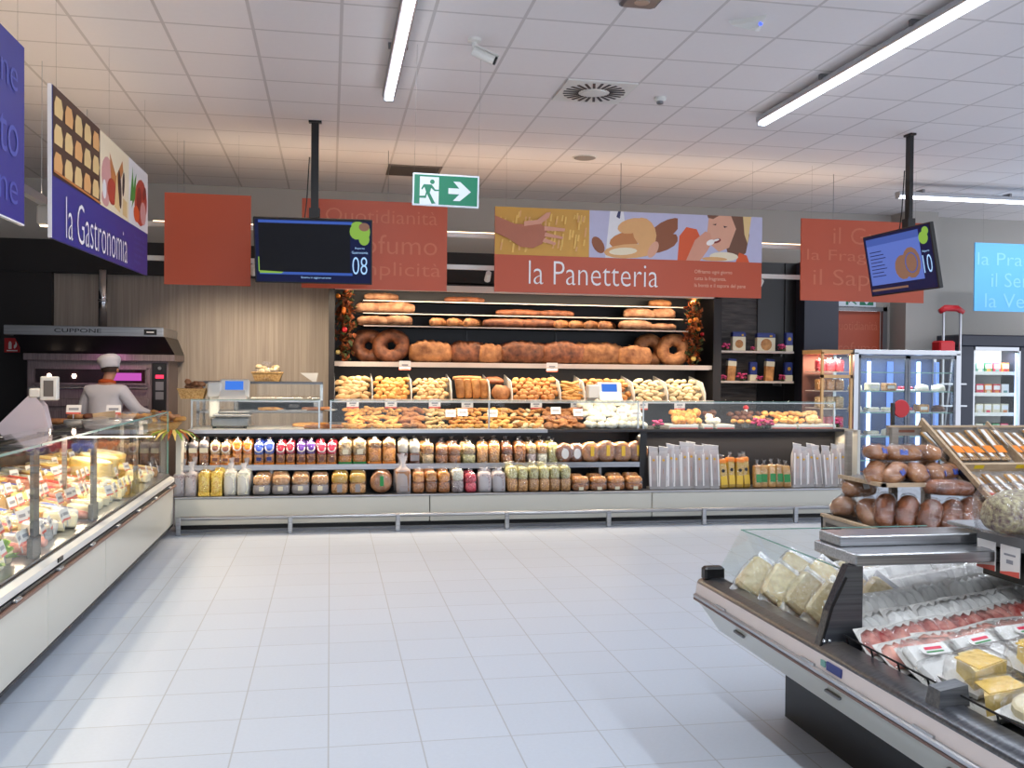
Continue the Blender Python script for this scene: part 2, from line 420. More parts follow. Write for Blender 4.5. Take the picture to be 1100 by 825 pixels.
tube_light('tube_light', (.465, -6.5, 3.88), (.465, 8.14, 3.88), 'long white tube light overhead, left of the two running away from the viewer', P_TUBE)
tube_light('tube_light', (3.83, -6.5, 3.88), (3.83, 8.2, 3.88), 'long white tube light overhead, right of the two running away from the viewer', P_TUBE)
tube_light('tube_light', (6.8, 10.73, 3.80), (12.2, 10.73, 3.80), 'white tube light crossing the ceiling at far right behind the tilted screen', P_TUBE)

def vent():
    r = empty('air_diffuser', (2.16, 7.85, 3.98)); tag(r, 'square ceiling panel with a round fan of black slots', 'air vent')
    mb(whiteM).box(-.295, .295, -.295, .295, -.012, 0).build('panel', r)
    k = mb(blackM)
    for i in range(24):
        k.box(.13, .26, -.011, .011, -.016, -.012, RZ(2*pi*i/24) @ T((0, 0, 0)) @ RZ(0) @ Matrix.Rotation(.0, 4, 'Z'))
    k.build('slots', r)
    mb(whiteM).lathe([(.10, -.012), (.10, -.018), (.06, -.02), (.001, -.02)], 20).build('hub', r)
vent()
r = empty('smoke_detector', (2.76, 7.9, 3.98)); tag(r, 'small white smoke detector beside the round slotted vent', 'smoke detector')
mb(whiteM).lathe([(.05, 0), (.052, -.02), (.04, -.035)], 16).build('base', r)
mb(greyM).lathe([(.03, -.035), (.028, -.055), (.012, -.06)], 14).build('sensor_head', r)
r = empty('wireless_router', (2.76, 6.05, 3.98), (0, 0, .3)); tag(r, 'white triangular access point with a small blue lamp on the ceiling', 'access point')
mb(whiteM).rings([[(-.14, .09, 0), (.14, .09, 0), (0, -.13, 0)], [(-.12, .075, -.03), (.12, .075, -.03), (0, -.11, -.03)], [(-.03, .02, -.06), (.03, .02, -.06), (0, -.05, -.06)]]).build('shell', r)
mb(emit('blue_led', (60, 80, 255), 3)).lathe([(.012, -.034), (.012, -.05), (.004, -.056)], 10, T((0, -.07, 0))).build('status_lamp', r)
r = empty('ceiling_speaker', (1.91, 5.83, 3.98)); tag(r, 'grey rounded ceiling box at the top edge above the vent', 'ceiling unit')
mb(greyM).box(-.12, .12, -.09, .12, -.03, 0, ch=.02).build('cover', r)
mb(steelM).lathe([(.05, -.03), (.045, -.035), (.001, -.035)], 16).build('lens', r)
r = empty('ceiling_grille', (.95, 11.4, 3.98)); tag(r, 'dark flat grille in the ceiling behind the exit sign', 'air vent')
mb(solid('grille_grey', (116, 106, 98), .7)).box(-.31, .31, -.29, .29, -.012, 0).build('frame', r)
k = mb(solid('grille_dark', (88, 80, 74), .8))
for i in range(14): k.box(-.28, .28, -.26+i*.038, -.245+i*.038, -.018, -.012)
k.build('slats', r)
r = empty('ceiling_disc', (2.73, 10.27, 3.98)); tag(r, 'flat round disc in the ceiling above the bread sign', 'ceiling speaker')
mb(solid('disc_grey', (150, 142, 136), .7)).lathe([(.12, 0), (.12, -.01), (.1, -.016), (.001, -.016)], 22).build('cover', r)
mb(whiteM).lathe([(.135, 0), (.135, -.006), (.12, -.008)], 22).build('rim', r)
r = empty('security_camera', (.99, 6.8, 3.98)); tag(r, 'white bullet camera on a ceiling bracket near the left tube light', 'security camera')
mb(whiteM).lathe([(.05, 0), (.05, -.02), (.02, -.03), (.016, -.09)], 14).build('bracket', r)
M_ = T((.05, -.01, -.11)) @ RZ(-.15) @ RY(.42)
mb(whiteM).tube([(-.07, 0, 0), (-.06, 0, 0), (.09, 0, 0), (.1, 0, 0)], [.025, .036, .036, .034], 14, M_).box(-.06, .12, -.038, .038, .028, .038, M_).build('camera_body', r)
mb(blackM).tube([(.1, 0, 0), (.115, 0, 0)], [.03, .03], 14, M_).build('lens', r)
mb(greyM).tube([(0, 0, -.085), (.03, -.005, -.1)], .016, 8).build('joint', r)

# ------------------------------------------------------------------ hanging signs
wireM = solid('wire_grey', (120, 116, 112), .6)
def wires(r, xs, z0, z1):
    for x in xs:
        mb(wireM).tube([(x, 0, z0), (x, 0, z1)], .0008, 5).build('wire', r)
def hanging(name, x0, x1, z0, z1, y, mat, label, cat='sign'):
    r = empty(name, ((x0+x1)/2, y, z0)); W = x1-x0; H = z1-z0
    tag(r, label, cat)
    mb(mat).box(-W/2, W/2, 0, .02, 0, H).build('board', r)
    wires(r, (-W/2+.12, W/2-.12), H, 3.98-z0)
    return r, W, H
hanging('hanging_sign', -1.635, -.80, 2.46, 3.375, 10.1, orangeM, 'blank orange sign panel hanging left of the screen')
r, W, H = hanging('hanging_sign', -.295, 1.20, 2.46, 3.375, 10.1, orangeM, 'orange sign behind the 08 screen with faint words Quotidianità Profumo Semplicità')
text('la Quotidianità', .17, orangeT, r, (-W/2+.03, -.002, .66), 1.36); text('il Profumo', .2, orangeT, r, (-W/2+.13, -.002, .37), 1.26); text('la Semplicità', .19, orangeT, r, (-W/2+.06, -.002, .10), 1.37)
r, W, H = hanging('hanging_sign', 5.22, 6.76, 2.46, 3.385, 10.1, orangeM, 'orange sign right of centre with faint words Gusto Fragranza Sapore')
text('il Gusto', .19, orangeT, r, (-.38, -.002, .65), .95); text('la Fragranza', .16, orangeT, r, (-.70, -.002, .42), 1.35); text('il Sapore', .24, orangeT, r, (-.62, -.002, .12), 1.2)
r, W, H = hanging('hanging_sign', 8.52, 10.1, 2.50, 3.42, 11.6, skyM, 'sky blue sign with faint words hanging at the far right edge')
text('la Praticità', .17, skyT, r, (-.75, -.002, .62), 1.3); text('il Servizio', .19, skyT, r, (-.54, -.002, .33), 1.1); text('la Velocità', .19, skyT, r, (-.63, -.002, .05), 1.3)

def flat(r, name, polys, y=-.003, axis='y'):
    "printed picture: thin coloured shapes in the sign's own x,z plane; list of (material, [(x,z)...])"
    q = MB()
    for i, (m, p) in enumerate(polys):
        q.mat(m); yy = y - i*.00025
        q.add([(a, yy, b) for a, b in p], [tuple(range(len(p)))])
    return q.build(name, r)
def ell(cx, cz, rx, rz, a=0, n=14):
    return [(cx+rx*cos(t)*cos(a)-rz*sin(t)*sin(a), cz+rx*cos(t)*sin(a)+rz*sin(t)*cos(a)) for t in [2*pi*i/n for i in range(n)]]
pk = {k: solid('picture_'+k, v, .5, noise=.05, nscale=14) for k, v in dict(wheat=(206, 152, 62), straw=(232, 186, 96), hand=(176, 104, 78), handl=(214, 150, 124), lav=(186, 182, 208), white=(226, 222, 224), crust=(190, 118, 60), crustl=(220, 164, 104), crustd=(140, 76, 40), navy=(40, 44, 90), face=(218, 160, 132), hair=(112, 72, 50), orange=(214, 84, 34), teeth=(240, 232, 226), shelfd=(70, 40, 28), cheese=(222, 188, 130), pink=(206, 150, 146), red=(176, 60, 40), redd=(130, 34, 26), green=(70, 140, 50), cream=(232, 216, 186), dark=(60, 34, 36)).items()}
r, W, H = hanging('main_bakery_sign', 1.70, 4.72, 2.465, 3.365, 10.05, orangeM, 'long orange sign reading la Panetteria with three pictures above the bread rack')
t1 = .395                                                       # pictures above this height
rg = random.Random(3)
ps = [(pk['wheat'], [(-1.51, t1), (-.48, t1), (-.48, .9), (-1.51, .9)])]
for i in range(70):
    x = rg.uniform(-1.48, -.52); z = rg.uniform(t1+.02, .8); hh = rg.uniform(.04, .1)
    ps.append((pk['straw'] if i % 3 else pk['crustl'], [(x, z), (x+.02, z), (x+.03, z+hh), (x+.012, z+hh)]))
ps += [(pk['hand'], [(-1.51, .62), (-1.36, .56), (-1.24, .48), (-1.1, .47), (-1.0, .52), (-.96, .60), (-.95, .68), (-1.02, .73), (-1.15, .72), (-1.3, .72), (-1.51, .80)]),
       (pk['handl'], [(-1.2, .70), (-1.02, .73), (-.93, .80), (-.91, .86), (-.96, .85), (-1.06, .77), (-1.2, .75)]),
       (pk['handl'], [(-.98, .66), (-.76, .66), (-.75, .69), (-.98, .71)]), (pk['handl'], [(-.98, .60), (-.78, .575), (-.77, .60), (-.97, .64)]),
       (pk['handl'], [(-1.0, .54), (-.86, .51), (-.85, .535), (-.98, .58)])]
flat(r, 'wheat_field_picture', ps)
ps = [(pk['lav'], [(-.48, t1), (.52, t1), (.52, .9), (-.48, .9)]), (pk['white'], [(-.30, t1), (-.02, t1), (-.1, .9), (-.25, .9)]), (pk['navy'], [(-.16, .9), (-.13, .9), (-.14, .82), (-.18, .84)])]
for cx, cz, rx, rz, a, c in [(.4, .74, .20, .085, .45, 'crustd'), (.33, .57, .22, .09, .35, 'crustd'), (-.38, .53, .1, .06, -1., 'crustd'), (-.06, .6, .2, .085, .25, 'crust'), (.0, .75, .17, .08, .25, 'crustl'), (.14, .68, .13, .17, .4, 'crustl'), (-.02, .475, .30, .078, .08, 'crustl'), (-.1, .47, .16, .04, .08, 'cream'), (.24, .5, .05, .1, -.5, 'face')]:
    ps.append((pk[c], ell(cx, cz, rx, min(rz, 10), a)))
ps = [(m, [(max(-.48, min(.52, x)), max(t1, min(.9, z))) for x, z in p]) for m, p in ps]
flat(r, 'bread_loaves_picture', ps)
ps = [(pk['lav'], [(.52, t1), (1.51, t1), (1.51, .9), (.52, .9)]), (pk['hair'], [(.86, .9), (1.30, .9), (1.36, .7), (1.32, .5), (1.22, .42), (1.1, .5), (1.05, .7)]), (pk['cheese'], [(1.28, .9), (1.38, .9), (1.34, .6), (1.30, .7)]),
      (pk['orange'], [(.52, t1), (.54, .66), (.62, .76), (.74, .74), (.80, .62), (.78, .45), (.75, t1)]), (pk['orange'], [(1.2, t1), (1.36, t1), (1.33, .47), (1.24, .5)]),
      (pk['face'], [(.88, .9), (1.14, .9), (1.20, .76), (1.12, .55), (1.0, .50), (.9, .58), (.86, .7)]), (pk['hair'], [(.86, .9), (1.0, .9), (.93, .86), (.87, .87)]), (pk['dark'], [(.92, .8), (.97, .81), (.96, .79)]), (pk['dark'], [(1.05, .79), (1.10, .78), (1.06, .765)]),
      (pk['redd'], ell(.97, .62, .055, .025, .3)), (pk['teeth'], ell(.965, .628, .04, .012, .3)), (pk['handl'], [(.62, t1), (.72, .62), (.84, .72), (.90, .70), (.92, .6), (.86, .5), (.78, t1)]), (pk['teeth'], ell(.9, .60, .05, .03, .4)), (pk['cream'], ell(1.06, .45, .17, .05)), (pk['crustl'], ell(.95, .42, .15, .022))]
flat(r, 'woman_eating_picture', ps)
text('la Panetteria', .25, whiteP, r, (-1.14, -.003, .09), 1.44, off=-.012)
for i, s_ in enumerate(('Offriamo ogni giorno', 'tutta la fragranza,', 'la bontà e il sapore del pane')):
    text(s_, .052, paleP, r, (.72, -.003, .245-i*.075), (.44, .37, .6)[i], name='small_lettering', off=0)
# counter sign on the left, facing the aisle
r = empty('main_deli_sign', (-1.62, 6.1, 2.385), (-.03+.06, 0, pi/2)); r.rotation_euler = (0, -.022, pi/2)
tag(r, 'long blue sign reading la Gastronomia hanging over the left counter', 'sign')
mb(blueM).box(0, 3.02, 0, .02, 0, .90).mat(whiteP).box(-.008, 0, -.001, .021, 0, .9).build('board', r)
ps = [(pk['shelfd'], [(.02, .37), (1.2, .37), (1.2, .9), (.02, .9)])]
for i in range(3):
    for j in range(5):
        x = .04+j*.235; z = .4+i*.165
        ps.append((pk['cheese'] if (i+j) % 3 else pk['crustl'], [(x, z), (x+.17, z), (x+.19, z+.06), (x+.15, z+.12), (x+.04, z+.12), (x, z+.07)]))
ps += [(pk['crust'], [(.02, .37+.02), (1.2, .37), (1.2, .385), (.02, .405)])]
flat(r, 'cheese_shelf_picture', ps)
ps = [(pk['cream'], [(1.2, .37), (2.2, .37), (2.2, .9), (1.2, .9)]), (pk['pink'], ell(1.42, .62, .18, .13, .2)), (pk['crust'], [(1.5, .8), (1.72, .66), (1.95, .82), (1.98, .74), (1.76, .56), (1.55, .6)]), (pk['red'], ell(1.58, .52, .16, .1)), (pk['dark'], ell(1.85, .58, .06, .15, .2)), (pk['cheese'], [(1.66, .42), (1.86, .4), (1.74, .7)]), (pk['pink'], ell(1.36, .44, .12, .06)), (pk['white'], ell(1.33, .5, .06, .07)), (pk['cheese'], [(1.95, .4), (2.12, .39), (2.12, .52), (1.96, .53)]), (pk['dark'], ell(1.98, .64, .04, .1, -.2))]
flat(r, 'cured_meat_picture', ps)
ps = [(pk['white'], [(2.2, .37), (3.02, .37), (3.02, .9), (2.2, .9)]), (pk['red'], ell(2.7, .6, .28, .2, .2)), (pk['redd'], ell(2.62, .62, .12, .1, .5)), (pk['pink'], ell(2.8, .52, .13, .1)), (pk['redd'], ell(2.85, .7, .09, .05, .5)), (pk['orange'], ell(2.5, .48, .12, .07)), (pk['green'], [(2.24, .55), (2.3, .72), (2.34, .85), (2.38, .7), (2.42, .58)]), (pk['green'], [(2.3, .5), (2.42, .75), (2.5, .82), (2.44, .6)])]
flat(r, 'ham_salad_picture', ps)
text('la Gastronomia', .26, whiteP, r, (.30, -.003, .03), 1.83, off=-.014)
for i in range(5): text(('Una scelta ricca', 'di salumi, formaggi', 'e piatti pronti', 'ogni giorno', 'freschi')[i], .036, blueT, r, (2.42, -.003, .27-i*.052), (.44, .5, .42, .4, .25)[i], name='small_lettering', off=0)
wires(r, (.1, 1.5, 2.9), .9, 1.58)
r = empty('hanging_sign', (-1.6, 4.0, 2.36), (0, -.01, pi/2)); tag(r, 'deep blue sign with faint words cut off by the left edge', 'sign')
mb(blueM).box(0, 1.51, 0, .02, 0, .93).mat(whiteP).box(0, 1.51, -.001, .021, -.008, 0).build('board', r)
text('Tradizione', .17, blueT, r, (.14, -.003, .66), 1.25); text('Gusto', .24, blueT, r, (.55, -.003, .32), .85); text('Passione', .17, blueT, r, (.3, -.003, .08), 1.09)
wires(r, (.1, 1.4), .93, 1.6)

# exit sign
r = empty('exit_sign', (.575, 7.0, 2.82), (0, .015, -.02)); tag(r, 'green emergency exit sign with a running figure and right arrow', 'exit sign')
mb(sgnW).box(0, .485, 0, .02, 0, .235, ch=.004).build('frame', r)
flat(r, 'pictogram', [(greenS, [(.012, .012), (.473, .012), (.473, .223), (.012, .223)]), (sgnW, [(.052, .012), (.19, .012), (.19, .21), (.052, .21)]), (greenS, ell(.142, .175, .017, .017)),
   (greenS, [(.10, .155), (.138, .155), (.165, .12), (.19, .12), (.19, .11), (.160, .108), (.135, .13), (.125, .095), (.16, .03), (.17, .02), (.14, .015), (.105, .085), (.098, .055), (.035, .055), (.03, .068), (.09, .072), (.098, .10), (.085, .135), (.07, .115), (.062, .122), (.08, .155)]),
   (sgnW, [(.26, .094), (.34, .094), (.295, .045), (.345, .045), (.425, .115), (.345, .185), (.295, .185), (.34, .136), (.26, .136)])], y=-.001)
wires(r, (.01, .475), .235, 1.16)
r = empty('exit_sign', (7.36, 12.9, 2.64)); tag(r, 'small green exit sign with down arrow over the orange door', 'exit sign')
mb(sgnW).box(-.12, .5, 0, .03, -.03, .17).build('frame', r)
flat(r, 'pictogram', [(greenS, [(.02, 0), (.46, 0), (.46, .14), (.02, .14)]), (sgnW, [(.06, .0), (.24, .0), (.24, .14), (.06, .14)]), (greenS, [(.1, .13), (.18, .13), (.2, .09), (.15, .06), (.2, .01), (.17, .01), (.1, .06), (.07, .03), (.06, .05), (.11, .09)]), (sgnW, [(.28, .09), (.33, .09), (.33, .13), (.37, .13), (.37, .09), (.42, .09), (.35, .01)])], y=-.001)

# ------------------------------------------------------------------ screens
def screen(name, loc, rz, tilt, label):
    r = empty(name, loc, (0, 0, rz)); tag(r, label, 'screen', 'ceiling screens')
    M = RX(tilt); w2, h2 = .545, .31
    mb(blackM).box(-w2, w2, .0, .045, -h2, h2, M, ch=.004).box(-.25, .25, .045, .075, -.2, .2, M).build('screen_case', r)
    mb(blackM).box(-.035, .035, .08, .12, -.12, 3.98-loc[2]).box(-.06, .06, .07, .13, 3.96-loc[2], 3.98-loc[2]).build('pole', r)
    mb(blackM).box(-.05, .05, .06, .14, .30, .42).build('pole_clamp', r)
    mb(blackM).tube([(-.05, .08, .9), (-.07, .07, .5), (-.1, .05, .2)], .006, 6).build('cable', r)
    return r, M
def glow(r, name, polys, M, off=.0012):
    q = MB()
    for i, (m, p) in enumerate(polys):
        q.mat(m); q.add([(a, -off-i*.0004, b) for a, b in p], [tuple(range(len(p)))], M)
    return q.build(name, r)
sN = emit('screen_navy', (20, 26, 62), 1.); sB = emit('screen_blue', (58, 88, 170), 1.); sK = emit('screen_black', (20, 21, 27), 1.); sG = emit('screen_green', (130, 170, 70), 1.); sT = emit('screen_brown', (130, 96, 80), 1.); sW = emit('screen_white', (170, 210, 255), 1.); sL = emit('screen_light', (88, 110, 186), 1.); sLL = emit('screen_pale', (66, 88, 160), 1.)
r, M = screen('hanging_screen', (-.161, 9.257, 2.731), -.054, .331, 'black screen showing number 08 tilted down over the left of the bakery')
glow(r, 'screen_face', [(sN, [(-.53, -.295), (.53, -.295), (.53, .295), (-.53, .295)]), (sB, [(-.50, .262), (.36, .262), (.36, .288), (-.50, .288)]), (sB, [(-.50, -.225), (.36, -.225), (.36, -.20), (-.50, -.20)]), (sK, [(-.50, -.2), (.34, -.2), (.34, .262), (-.50, .262)]),
    (sG, [(-.51, -.2), (-.5, -.2), (-.5, -.06), (-.51, -.06)]), (sG, [(-.50, -.215), (-.3, -.215), (-.28, -.2), (-.50, -.19)]), (sG, ell(.40, .20, .065, .075)), (sG, ell(.47, .13, .05, .06)), (sG, ell(.41, .26, .06, .035)), (sG, ell(.49, .2, .035, .07)), (sT, ell(.47, .245, .05, .04))], M)
def mtext(r, body, h, mat, x, z, M, width, y=-.006, off=-.01):
    o = text(body, h, mat, r, (0, 0, 0), width, off=off, centre=True); o.matrix_local = M @ T((x, y, z)) @ RX(pi/2); return o
mtext(r, '08', .17, sW, .43, -.21, M, .14); mtext(r, 'Reparto', .022, sW, .43, .03, M, .09, off=0); mtext(r, 'Gastronomia', .024, sW, .43, -.01, M, .15, off=0); mtext(r, 'Sistema in aggiornamento', .022, sW, .02, -.262, M, .28, off=0)
r, M = screen('hanging_screen', (5.456, 8.56, 2.733), -1.548, .19, 'black screen showing number 10 turned sideways at right of the aisle')
ps = [(sN, [(-.53, -.295), (.53, -.295), (.53, .295), (-.53, .295)]), (sLL, [(-.5, .2), (.36, .2), (.36, .27), (-.5, .27)]), (sL, [(-.5, -.2), (.36, -.2), (.36, .2), (-.5, .2)])]
for i in range(8): ps.append((sN, [(-.46, .13-i*.035), (-.46+.2+.03*((i*7) % 3), .13-i*.035), (-.46+.2+.03*((i*7) % 3), .138-i*.035), (-.46, .138-i*.035)]))
ps += [(sT, ell(.06, -.06, .13, .12)), (sT, ell(.2, -.03, .14, .15)), (sLL, ell(.2, -.03, .1, .1)), (sT, ell(.2, -.03, .085, .09)), (sG, ell(.43, .18, .07, .06)), (sG, ell(.47, .24, .05, .04)), (sT, [(-.5, -.26), (.1, -.26), (.1, -.24), (-.5, -.24)])]
glow(r, 'screen_face', ps, M)
mtext(r, '10', .17, sW, .44, -.15, M, .13); mtext(r, 'Reparto', .024, sW, .44, .04, M, .1, off=0)

# white conduit rails behind the signs with warm spot heads lighting the bread
def rail(z, y, label, heads, lamp=0):
    r = empty('lighting_track', (0, y, z)); tag(r, label, 'lighting track', 'white tracks behind the hanging signs')
    mb(whiteM).box(-1.95, 6.7, -.02, .02, -.02, .03).build('track', r)
    for x in (-1.5, .6, 3.2, 5.8): mb(alu).tube([(x, 0, .03), (x, 0, 3.98-z)], .003, 5).build('wire', r)
    if lamp:
        area('track_lamp', (2.4, .03, .06), (pi-.35, 0, 0), 8.4, .04, lamp, WARM, r)
        mb(ledW).box(-1.8, 6.6, -.012, .012, .031, .04).build('led_strip', r)
    for hi, x in enumerate(heads):
        h = mb(whiteM).tube([(x, 0, -.02), (x, 0, -.06)], .012, 8).tube([(x, -.02, -.05), (x, .08, -.12)], [.03, .035], 12).build('spot_head', r)
        mb(ledW).tube([(x, .08, -.12), (x, .084, -.123)], [.03, .03], 12).build('lamp', h)
        spot('spot_lamp', (x, .1, -.14), (x, 2.3 if x < -.1 else 1.2 if hi % 2 else .15, -1.6), P_TRACK*(1.3 if x < -.1 else 1), WARM, 1.25, r)
rail(3.10, 10.45, 'upper white track behind the hanging orange signs', [], 16)
rail(2.75, 10.45, 'lower white track behind the hanging orange signs, carrying the spot heads', (-1.4, -.8, -.2, .5, 1.1, 1.7, 2.3, 2.9, 3.6, 4.2, 4.9, 5.5))
r = empty('lighting_track', (-2.2, 0, 2.9)); area('added_uplight', (0, 5.5, .06), (pi, 0, 0), .04, 8.0, 22, WARM, r); tag(r, 'suspended light rail over the deli counter behind the blue signs', 'lighting track')  # upward light is added, standing in for bounce from the deli counter
mb(whiteM).box(-.03, .03, 1.5, 9.6, -.02, .04).build('track', r)
for y in (2., 4., 6., 8., 9.4): mb(alu).tube([(0, y, .04), (0, y, 1.08)], .003, 5).build('wire', r)
for y in (2.0, 3.3, 4.6, 5.9, 7.0, 8.1, 9.0, 9.55):
    h = mb(whiteM).box(-.05, .05, y-.06, y+.06, -.17, -.02, ch=.012).build('spot_head', r)
    mb(ledW).lathe([(.04, -.172), (.04, -.178)], 14, T((0, y, 0))).build('lamp', h)
    spot('spot_lamp', (0, y, -.2), (.28, y, -1.9) if y < 9.5 else (-.15, 10.9, -1.5), P_DELI*3, WARM, 1.9 if y < 9.5 else 1.0, r)

# ------------------------------------------------------------------ bakery counter
BX0, BX1 = -1.50, 5.83
r = empty('bakery_counter', (0, 9.9, 0)); tag(r, 'long cream fronted bakery counter across the back of the shop', 'shop counter')
r.location = (0, 0, 0)
seams = [BX0, 1.02, 3.42, BX1]
for i in range(3):
    mb(creamM).box(seams[i]+.004, seams[i+1]-.004, 9.90, 9.93, .07, .335, ch=.006).build('front_panel', r)
mb(blackM).box(BX0, BX1, 9.98, 10.0, 0, .07).box(BX0, BX1, 9.93, 10.0, .06, .08).build('kick_plinth', r)
mb(alu).box(BX0, BX1, 9.885, 9.915, .335, .352, ch=.004).build('front_trim', r)
mb(greyM).box(BX0, BX1, 9.93, 10.55, .31, .345).build('base_deck', r)
mb(charM).box(BX0, BX1, 10.55, 10.58, .0, .95).build('back_panel', r)
mb(greyM).box(-1.45, 3.36, 10.17, 10.5, .60, .615).mat(steelM).box(-1.45, 3.36, 10.15, 10.175, .585, .64).build('middle_shelf', r)
for x in (-.6, 1.0, 2.9): mb(greyM).box(x, x+.03, 10.17, 10.54, .345, .6).build('shelf_support', r)
mb(whiteM).box(-1.42, 2.32, 10.18, 10.95, .965, 1.0, ch=.006).mat(alu).box(-1.42, 2.32, 10.165, 10.18, .962, .998).build('worktop', r)
mb(charM).box(2.32, BX1, 10.18, 10.95, .965, .995, ch=.004).build('dark_worktop', r)
mb(solid('fascia_black', (24, 24, 30), .7)).box(3.44, BX1-.02, 10.36, 10.40, .345, .965).mat(blackM).box(3.36, 3.44, 10.15, 10.55, .345, .965).build('dark_fascia', r)
mb(creamM).box(BX1, BX1+.04, 9.9, 10.95, 0, 1.0, ch=.006).build('end_panel', r)
mb(creamM).box(-1.50, -1.45, 10.0, 10.6, .34, .965).build('end_panel', r)
mb(blackM).box(-1.42, 2.4, 10.23, 10.26, .93, .965).build('lamp_cover', r)
for x0, x1, s_ in ((-1.35, 3.35, 1.), (3.5, 5.78, .5)):
    area('shelf_lamp', ((x0+x1)/2, 10.24, .925), (R_(-14), 0, 0), x1-x0, .03, P_SHELF*s_*(x1-x0), WARM, r)
# bumper rail on posts
r = empty('bumper_rail', (0, 9.76, 0)); tag(r, 'steel bumper rail on short posts along the bakery counter foot', 'bumper rail')
mb(steelM).tube([(-1.42, 0, .16), (5.75, 0, .16)], .02, 10).build('upper_rail', r)
mb(steelD).box(-1.42, 5.75, -.012, .012, .02, .05).build('lower_rail', r)
for x in (-1.46, -.40, .66, 1.78, 2.87, 3.93, 4.99): mb(steelM).box(x, x+.045, -.035, .005, 0, .175, ch=.005).build('post', r)

# glass guards on the counter
def pane(name, x0, x1, y, z0, z1, label, depth=.3, base=None):
    r = empty(name, ((x0+x1)/2, y, z0)); tag(r, label, 'glass guard'); W = x1-x0; H = z1-z0
    mb(glassM).box(-W/2, W/2, 0, .006, .0, H).build('front_pane', r)
    mb(glassM).box(-W/2, W/2, .006, depth, H-.006, H).mat(edgeM).box(-W/2, W/2, -.002, .008, H, H+.005).build('top_pane', r)
    mb(alu).box(-W/2, W/2, .008, .02, H-.016, H-.007).build('added_light_bar', r)  # bar and area light below are added to brighten the goods behind the glass
    area('added_guard_light', (0, .016, H-.02), (.55, 0, 0), W-.05, .012, 2.4*W, WARM, r)
    n = max(2, int(W/1.2)+1)
    for i in range(n):
        x = -W/2+.01+(W-.02)*i/(n-1)
        mb(alu).box(x-.008, x+.008, .01, .026, 0, H).build('post', r)
    return r
pane('glass_guard', -1.40, -.10, 10.28, 1.0, 1.30, 'glass guard shelf in front of the scale on the white worktop')
pane('glass_guard', .0, 3.38, 10.24, 1.0, 1.30, 'long glass guard in front of the loose biscuits and meringues')
pane('glass_case', 3.42, 5.75, 10.24, .995, 1.30, 'glass pastry case on the dark end of the bakery counter', .5)

# ------------------------------------------------------------------ small product builders
def loaf_b(name, L, W, H, mat, seed=1, cut=0, p=1., taper=.7, amp=.05, nu=14, nv=10):
    return lambda: mb(mat).blob(L, W, H, p, nu, nv, amp, seed, None, cut, True, taper).build(name, None, True)
def ring_loaf(name, R, r_, mat, seed):
    return lambda: mb(mat).torus(R, r_, 26, 10, RX(pi/2) @ Matrix.Diagonal((1.06, .98, 1, 1)), .95, .05, seed).build(name, None, True)
def film_box(q, w, d, h, tuft=.05, seed=0, M=None):
    rg = random.Random(seed); k = [rg.uniform(-.006, .006) for _ in range(40)]
    prof = [(.96, .0), (1.02, .25), (1.0, .7), (.9, .95), (.55, 1.0)]
    rings = []
    n = 12
    for a, t in prof:
        rings.append([(w/2*a*math.copysign(abs(cos(2*pi*j/n))**.45, cos(2*pi*j/n))+k[j], d/2*a*math.copysign(abs(sin(2*pi*j/n))**.45, sin(2*pi*j/n))+k[j+12], t*h) for j in range(n)])
    if tuft < .02: return q.rings(rings, M, True, True)
    rings.append([(w/2*.25*cos(2*pi*j/n), d/2*.2*sin(2*pi*j/n), h+tuft*.35) for j in range(n)])
    rings.append([(w/2*.55*cos(2*pi*j/n)*(1+12*k[j]), d/2*.3*sin(2*pi*j/n), h+tuft+k[j]*2) for j in range(n)])
    return q.rings(rings, M, True, False)
def pack_b(name, w, d, h, body, body2=None, label=None, seal=None, tuft=.04, base=None, seed=0, film=None, split=.5):
    "bag of goods: contents, plastic wrapper, and the printed label or seal the photo shows"
    def f():
        r = empty(name)
        q = mb(body).box(-w*.46, w*.46, -d*.46, d*.46, .003, h*(split if body2 else .96), ch=min(w, d)*.12)
        if body2: q.mat(body2).box(-w*.45, w*.45, -d*.44, d*.44, h*split, h*.95, ch=min(w, d)*.14)
        q.build('contents', r, True)
        if base: mb(base).box(-w*.475, w*.475, -d*.475, d*.475, 0, h*.16, ch=.004).build('printed_base', r)
        film_box(mb(film or filmM), w, d, h, tuft, seed).build('wrapper', r, True)
        if label:
            m, lw, lh, lz = label
            mb(m).box(-lw/2, lw/2, -d*.53, -d*.51, lz, lz+lh).build('label', r)
        if seal:
            M = T((0, -d*.42, h*.74)) @ RX(pi/2-.5)
            s = mb(seal).lathe([(w*.30, -.004), (w*.30, .012), (w*.12, .016), (.001, .016)], 16, M).build('seal', r)
            mb(colorM['white']).torus(w*.36, .007, 18, 6, M).build('seal_ring', s, True)
        return r
    return f
biscA = food('biscuit_tan', (156, 96, 50), (220, 168, 108), 55, .5, .8, 'vor')
biscB = food('biscuit_brown', (96, 54, 30), (186, 122, 70), 50, .5, .8, 'vor')
biscC = food('biscuit_pale', (170, 132, 84), (226, 198, 148), 48, .5, .8, 'vor')
biscG = food('biscuit_greyish', (110, 92, 96), (192, 178, 178), 60, .4, .8, 'vor')
biscY = food('snack_yellow', (224, 164, 40), (250, 222, 110), 60, .4, .8, 'vor')
biscW = food('snack_white', (206, 202, 170), (246, 244, 224), 55, .4, .8, 'vor')
biscO = food('biscuit_orange', (190, 104, 40), (234, 164, 84), 55, .5, .8, 'vor')
biscR = food('candy_red', (170, 20, 44), (230, 80, 100), 55, .4, .8, 'vor')
biscN = food('taralli_green_tint', (160, 140, 84), (216, 212, 150), 60, .5, .8, 'vor')

